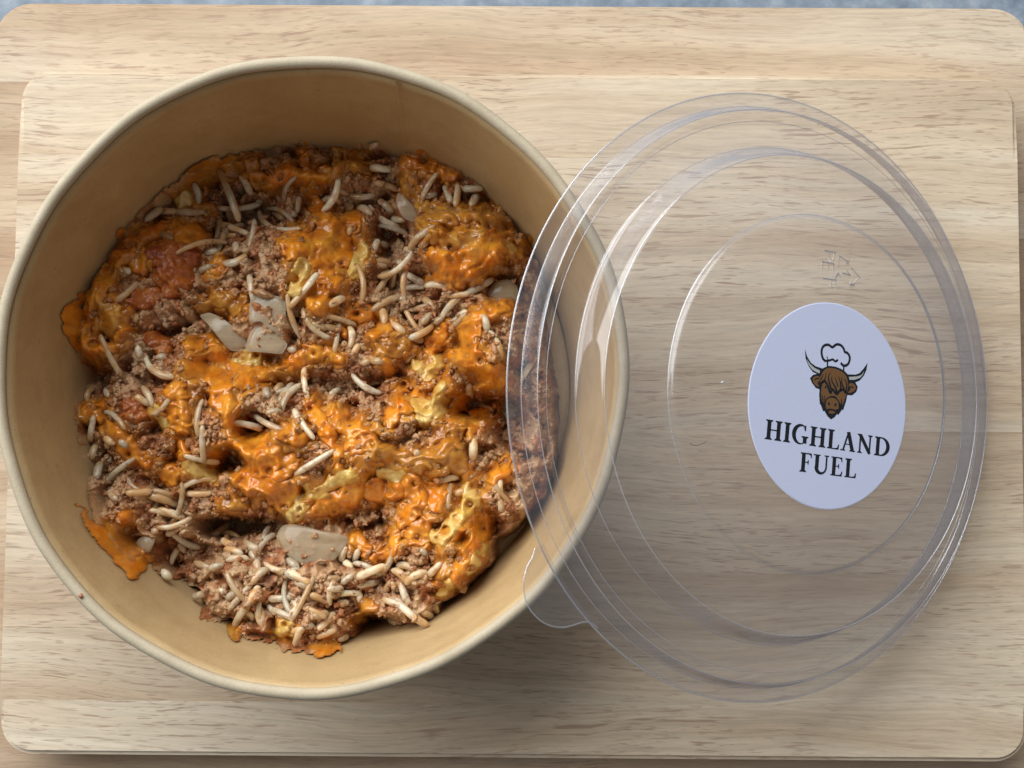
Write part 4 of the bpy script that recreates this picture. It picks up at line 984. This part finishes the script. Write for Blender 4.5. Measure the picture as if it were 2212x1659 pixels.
fill(brn, [(800,860),(830,760),(890,680),(960,655),(1060,670),(1150,710),(1220,770),(1255,860),(1260,980),(1235,1080),(1195,1200),(1165,1260),(1105,1180),(1060,1120),(985,1110),(920,1150),(890,1200),(870,1240),(830,1150),(825,1020),(840,920)])
fill(brn, [(900,1230),(930,1160),(1000,1135),(1070,1160),(1110,1230),(1105,1320),(1060,1345),(1000,1330),(930,1340),(905,1300)])
fill(brn, [(945,1365),(990,1345),(1050,1365),(1040,1390),(980,1398)])
for P, w in (([(905,740),(890,830),(830,900)], (8, 26)), ([(975,730),(945,800),(960,900),(985,1000)], (8, 40)), ([(1000,790),(1000,870),(1060,980),(1080,1060)], (10, 40)), ([(1050,800),(1070,870),(1100,960)], (8, 22)), ([(1100,790),(1140,900),(1140,1040)], (8, 36)), ([(1160,800),(1160,900),(1200,1010)], (8, 30)), ([(1200,830),(1240,920),(1225,1060)], (8, 34)), ([(860,760),(815,860)], (8, 20)),
             ([(830,900),(880,870),(920,920),(975,1060),(1010,1000),(1075,1080),(1130,1020),(1180,1010),(1230,1070)], 34), ([(840,1090),(855,1180)], (10, 20)), ([(890,1100),(865,1230)], (8, 18)), ([(1150,1150),(1160,1250)], (10, 22)),
             ([(880,1240),(905,1170),(950,1135),(1000,1128),(1060,1145),(1110,1200),(1115,1290)], 16), ([(715,850),(760,825),(790,830)], 16), ([(1290,960),(1320,965),(1350,975)], 16), ([(905,1345),(960,1330),(1010,1335),(1060,1350),(1100,1330)], 24)):
    line(blk2, P, w)
fill(blk2, [(885,965),(898,945),(912,965),(905,988),(890,985)]); fill(blk2, [(938,1210),(960,1220),(968,1250),(955,1262),(935,1240)]); fill(blk2, [(1075,1230),(1070,1265),(1045,1278),(1040,1250),(1055,1230)])
blk.done('emblem_outline', M_ink, sticker); brn.done('emblem_coat', M_brown, sticker); hrn.done('emblem_horns', M_horn, sticker); blk2.done('emblem_hair', M_ink, sticker)

# ---- moulded recycling mark and the letters PET (raised ridges in the plastic)
def ridge_mesh(lines, r=0.30):
    L_ = []
    for P in lines:
        for a, b_ in zip(P[:-1], P[1:]):
            a3, b3 = np.array((*a, 17.75)), np.array((*b_, 17.75)); t = (b3 - a3) / (np.linalg.norm(b3 - a3) + 1e-9); n = np.array([-t[1], t[0], 0]); up = np.array([0, 0, 1.0])
            a3 = a3 - t * r * .6; b3 = b3 + t * r * .6
            V = [q + n * r * math.cos(k * math.pi / 4) + up * (r * .9 * math.sin(k * math.pi / 4)) for q in (a3, b3) for k in range(5)]
            F = [(k, k + 1, 5 + k + 1, 5 + k) for k in range(4)] + [(0, 1, 2, 3), (5, 6, 7, 8)]
            L_.append((np.array(V), np.array(F)))
    return L_
def q6(P): return [lidpt(*Q6(*p), 17.75) for p in P]
pet = [[(582,140),(636,150),(630,185),(612,195),(600,180),(608,145)], [(568,200),(628,212),(626,250)], [(598,206),(596,240)], [(568,200),(566,240)], [(572,290),(640,300)], [(618,275),(614,325)]]
tri = [[(652,225),(660,170),(700,195),(710,215)], [(725,235),(768,285),(740,310),(718,322)], [(694,335),(640,345),(636,290),(650,265)], [(700,210),(712,192)], [(728,300),(716,324),(738,326)], [(642,280),(654,262),(664,282)], [(678,262),(716,272)], [(700,250),(716,272)]]
tag(join_geo('moulded_mark', ridge_mesh([q6(P) for P in pet + tri]), M_pet, lid), kind='stuff')

# ------------------------------------------------------------------ bits that have strayed
def speck(name, label, cat, pos, size, m, par_rot=None):
    q = np.random.default_rng(int(abs(pos[0]) * 10) + 500); D = 1 + 0.25 * q.normal(0, 1, len(IV))
    V = IV * D[:, None] * np.array(size)
    o = link(name, fast_mesh(name, V, IF), m, None); o.location = tuple(p * MM for p in pos)
    if par_rot: o.rotation_euler = par_rot
    return tag(o, label, cat)
M_crumb = food_mat('crumb_brown', base=(0.40, 0.16, 0.08), rough=0.5)
x, y = W(163, 1299, BH + .2)
k = RT / math.hypot((x - BX) / BSX, (y - BY) / BSY)
speck('crumb', 'tiny red-brown crumb stuck on the lower left of the bowl rim', 'crumb', (BX + (x - BX) * k, BY + (y - BY) * k, BH + 0.25), (0.55, 0.5, 0.35), M_crumb)
def on_lid(px, py, h):
    q = np.array((*lidpt(px, py, h), h)); return LM @ q + np.array(LC)
speck('crumb', 'tiny pale crumb lying on the clear lid left of the sticker', 'crumb', on_lid(1561, 826, 17.9), (0.55, 0.22, 0.2), M_horn, (0, LT, LA + 0.4))
L_ = []; P = [on_lid(*p, 18.0) for p in ((1490, 958), (1500, 963), (1510, 962), (1520, 958), (1526, 953))]
for a, b_ in zip(P[:-1], P[1:]):
    t = (b_ - a) / np.linalg.norm(b_ - a); n = np.cross(t, (0, 0, 1.0)); u = np.cross(n, t)
    L_.append((np.array([q + n * .06 * math.cos(k * math.pi / 2) + u * .06 * math.sin(k * math.pi / 2) for q in (a, b_) for k in range(4)]), np.array([(k, (k + 1) % 4, 4 + (k + 1) % 4, 4 + k) for k in range(4)])))
tag(join_geo('fibre', L_, M_ink, None), 'short dark curved fibre lying on the clear lid near its inner ring', 'fibre')
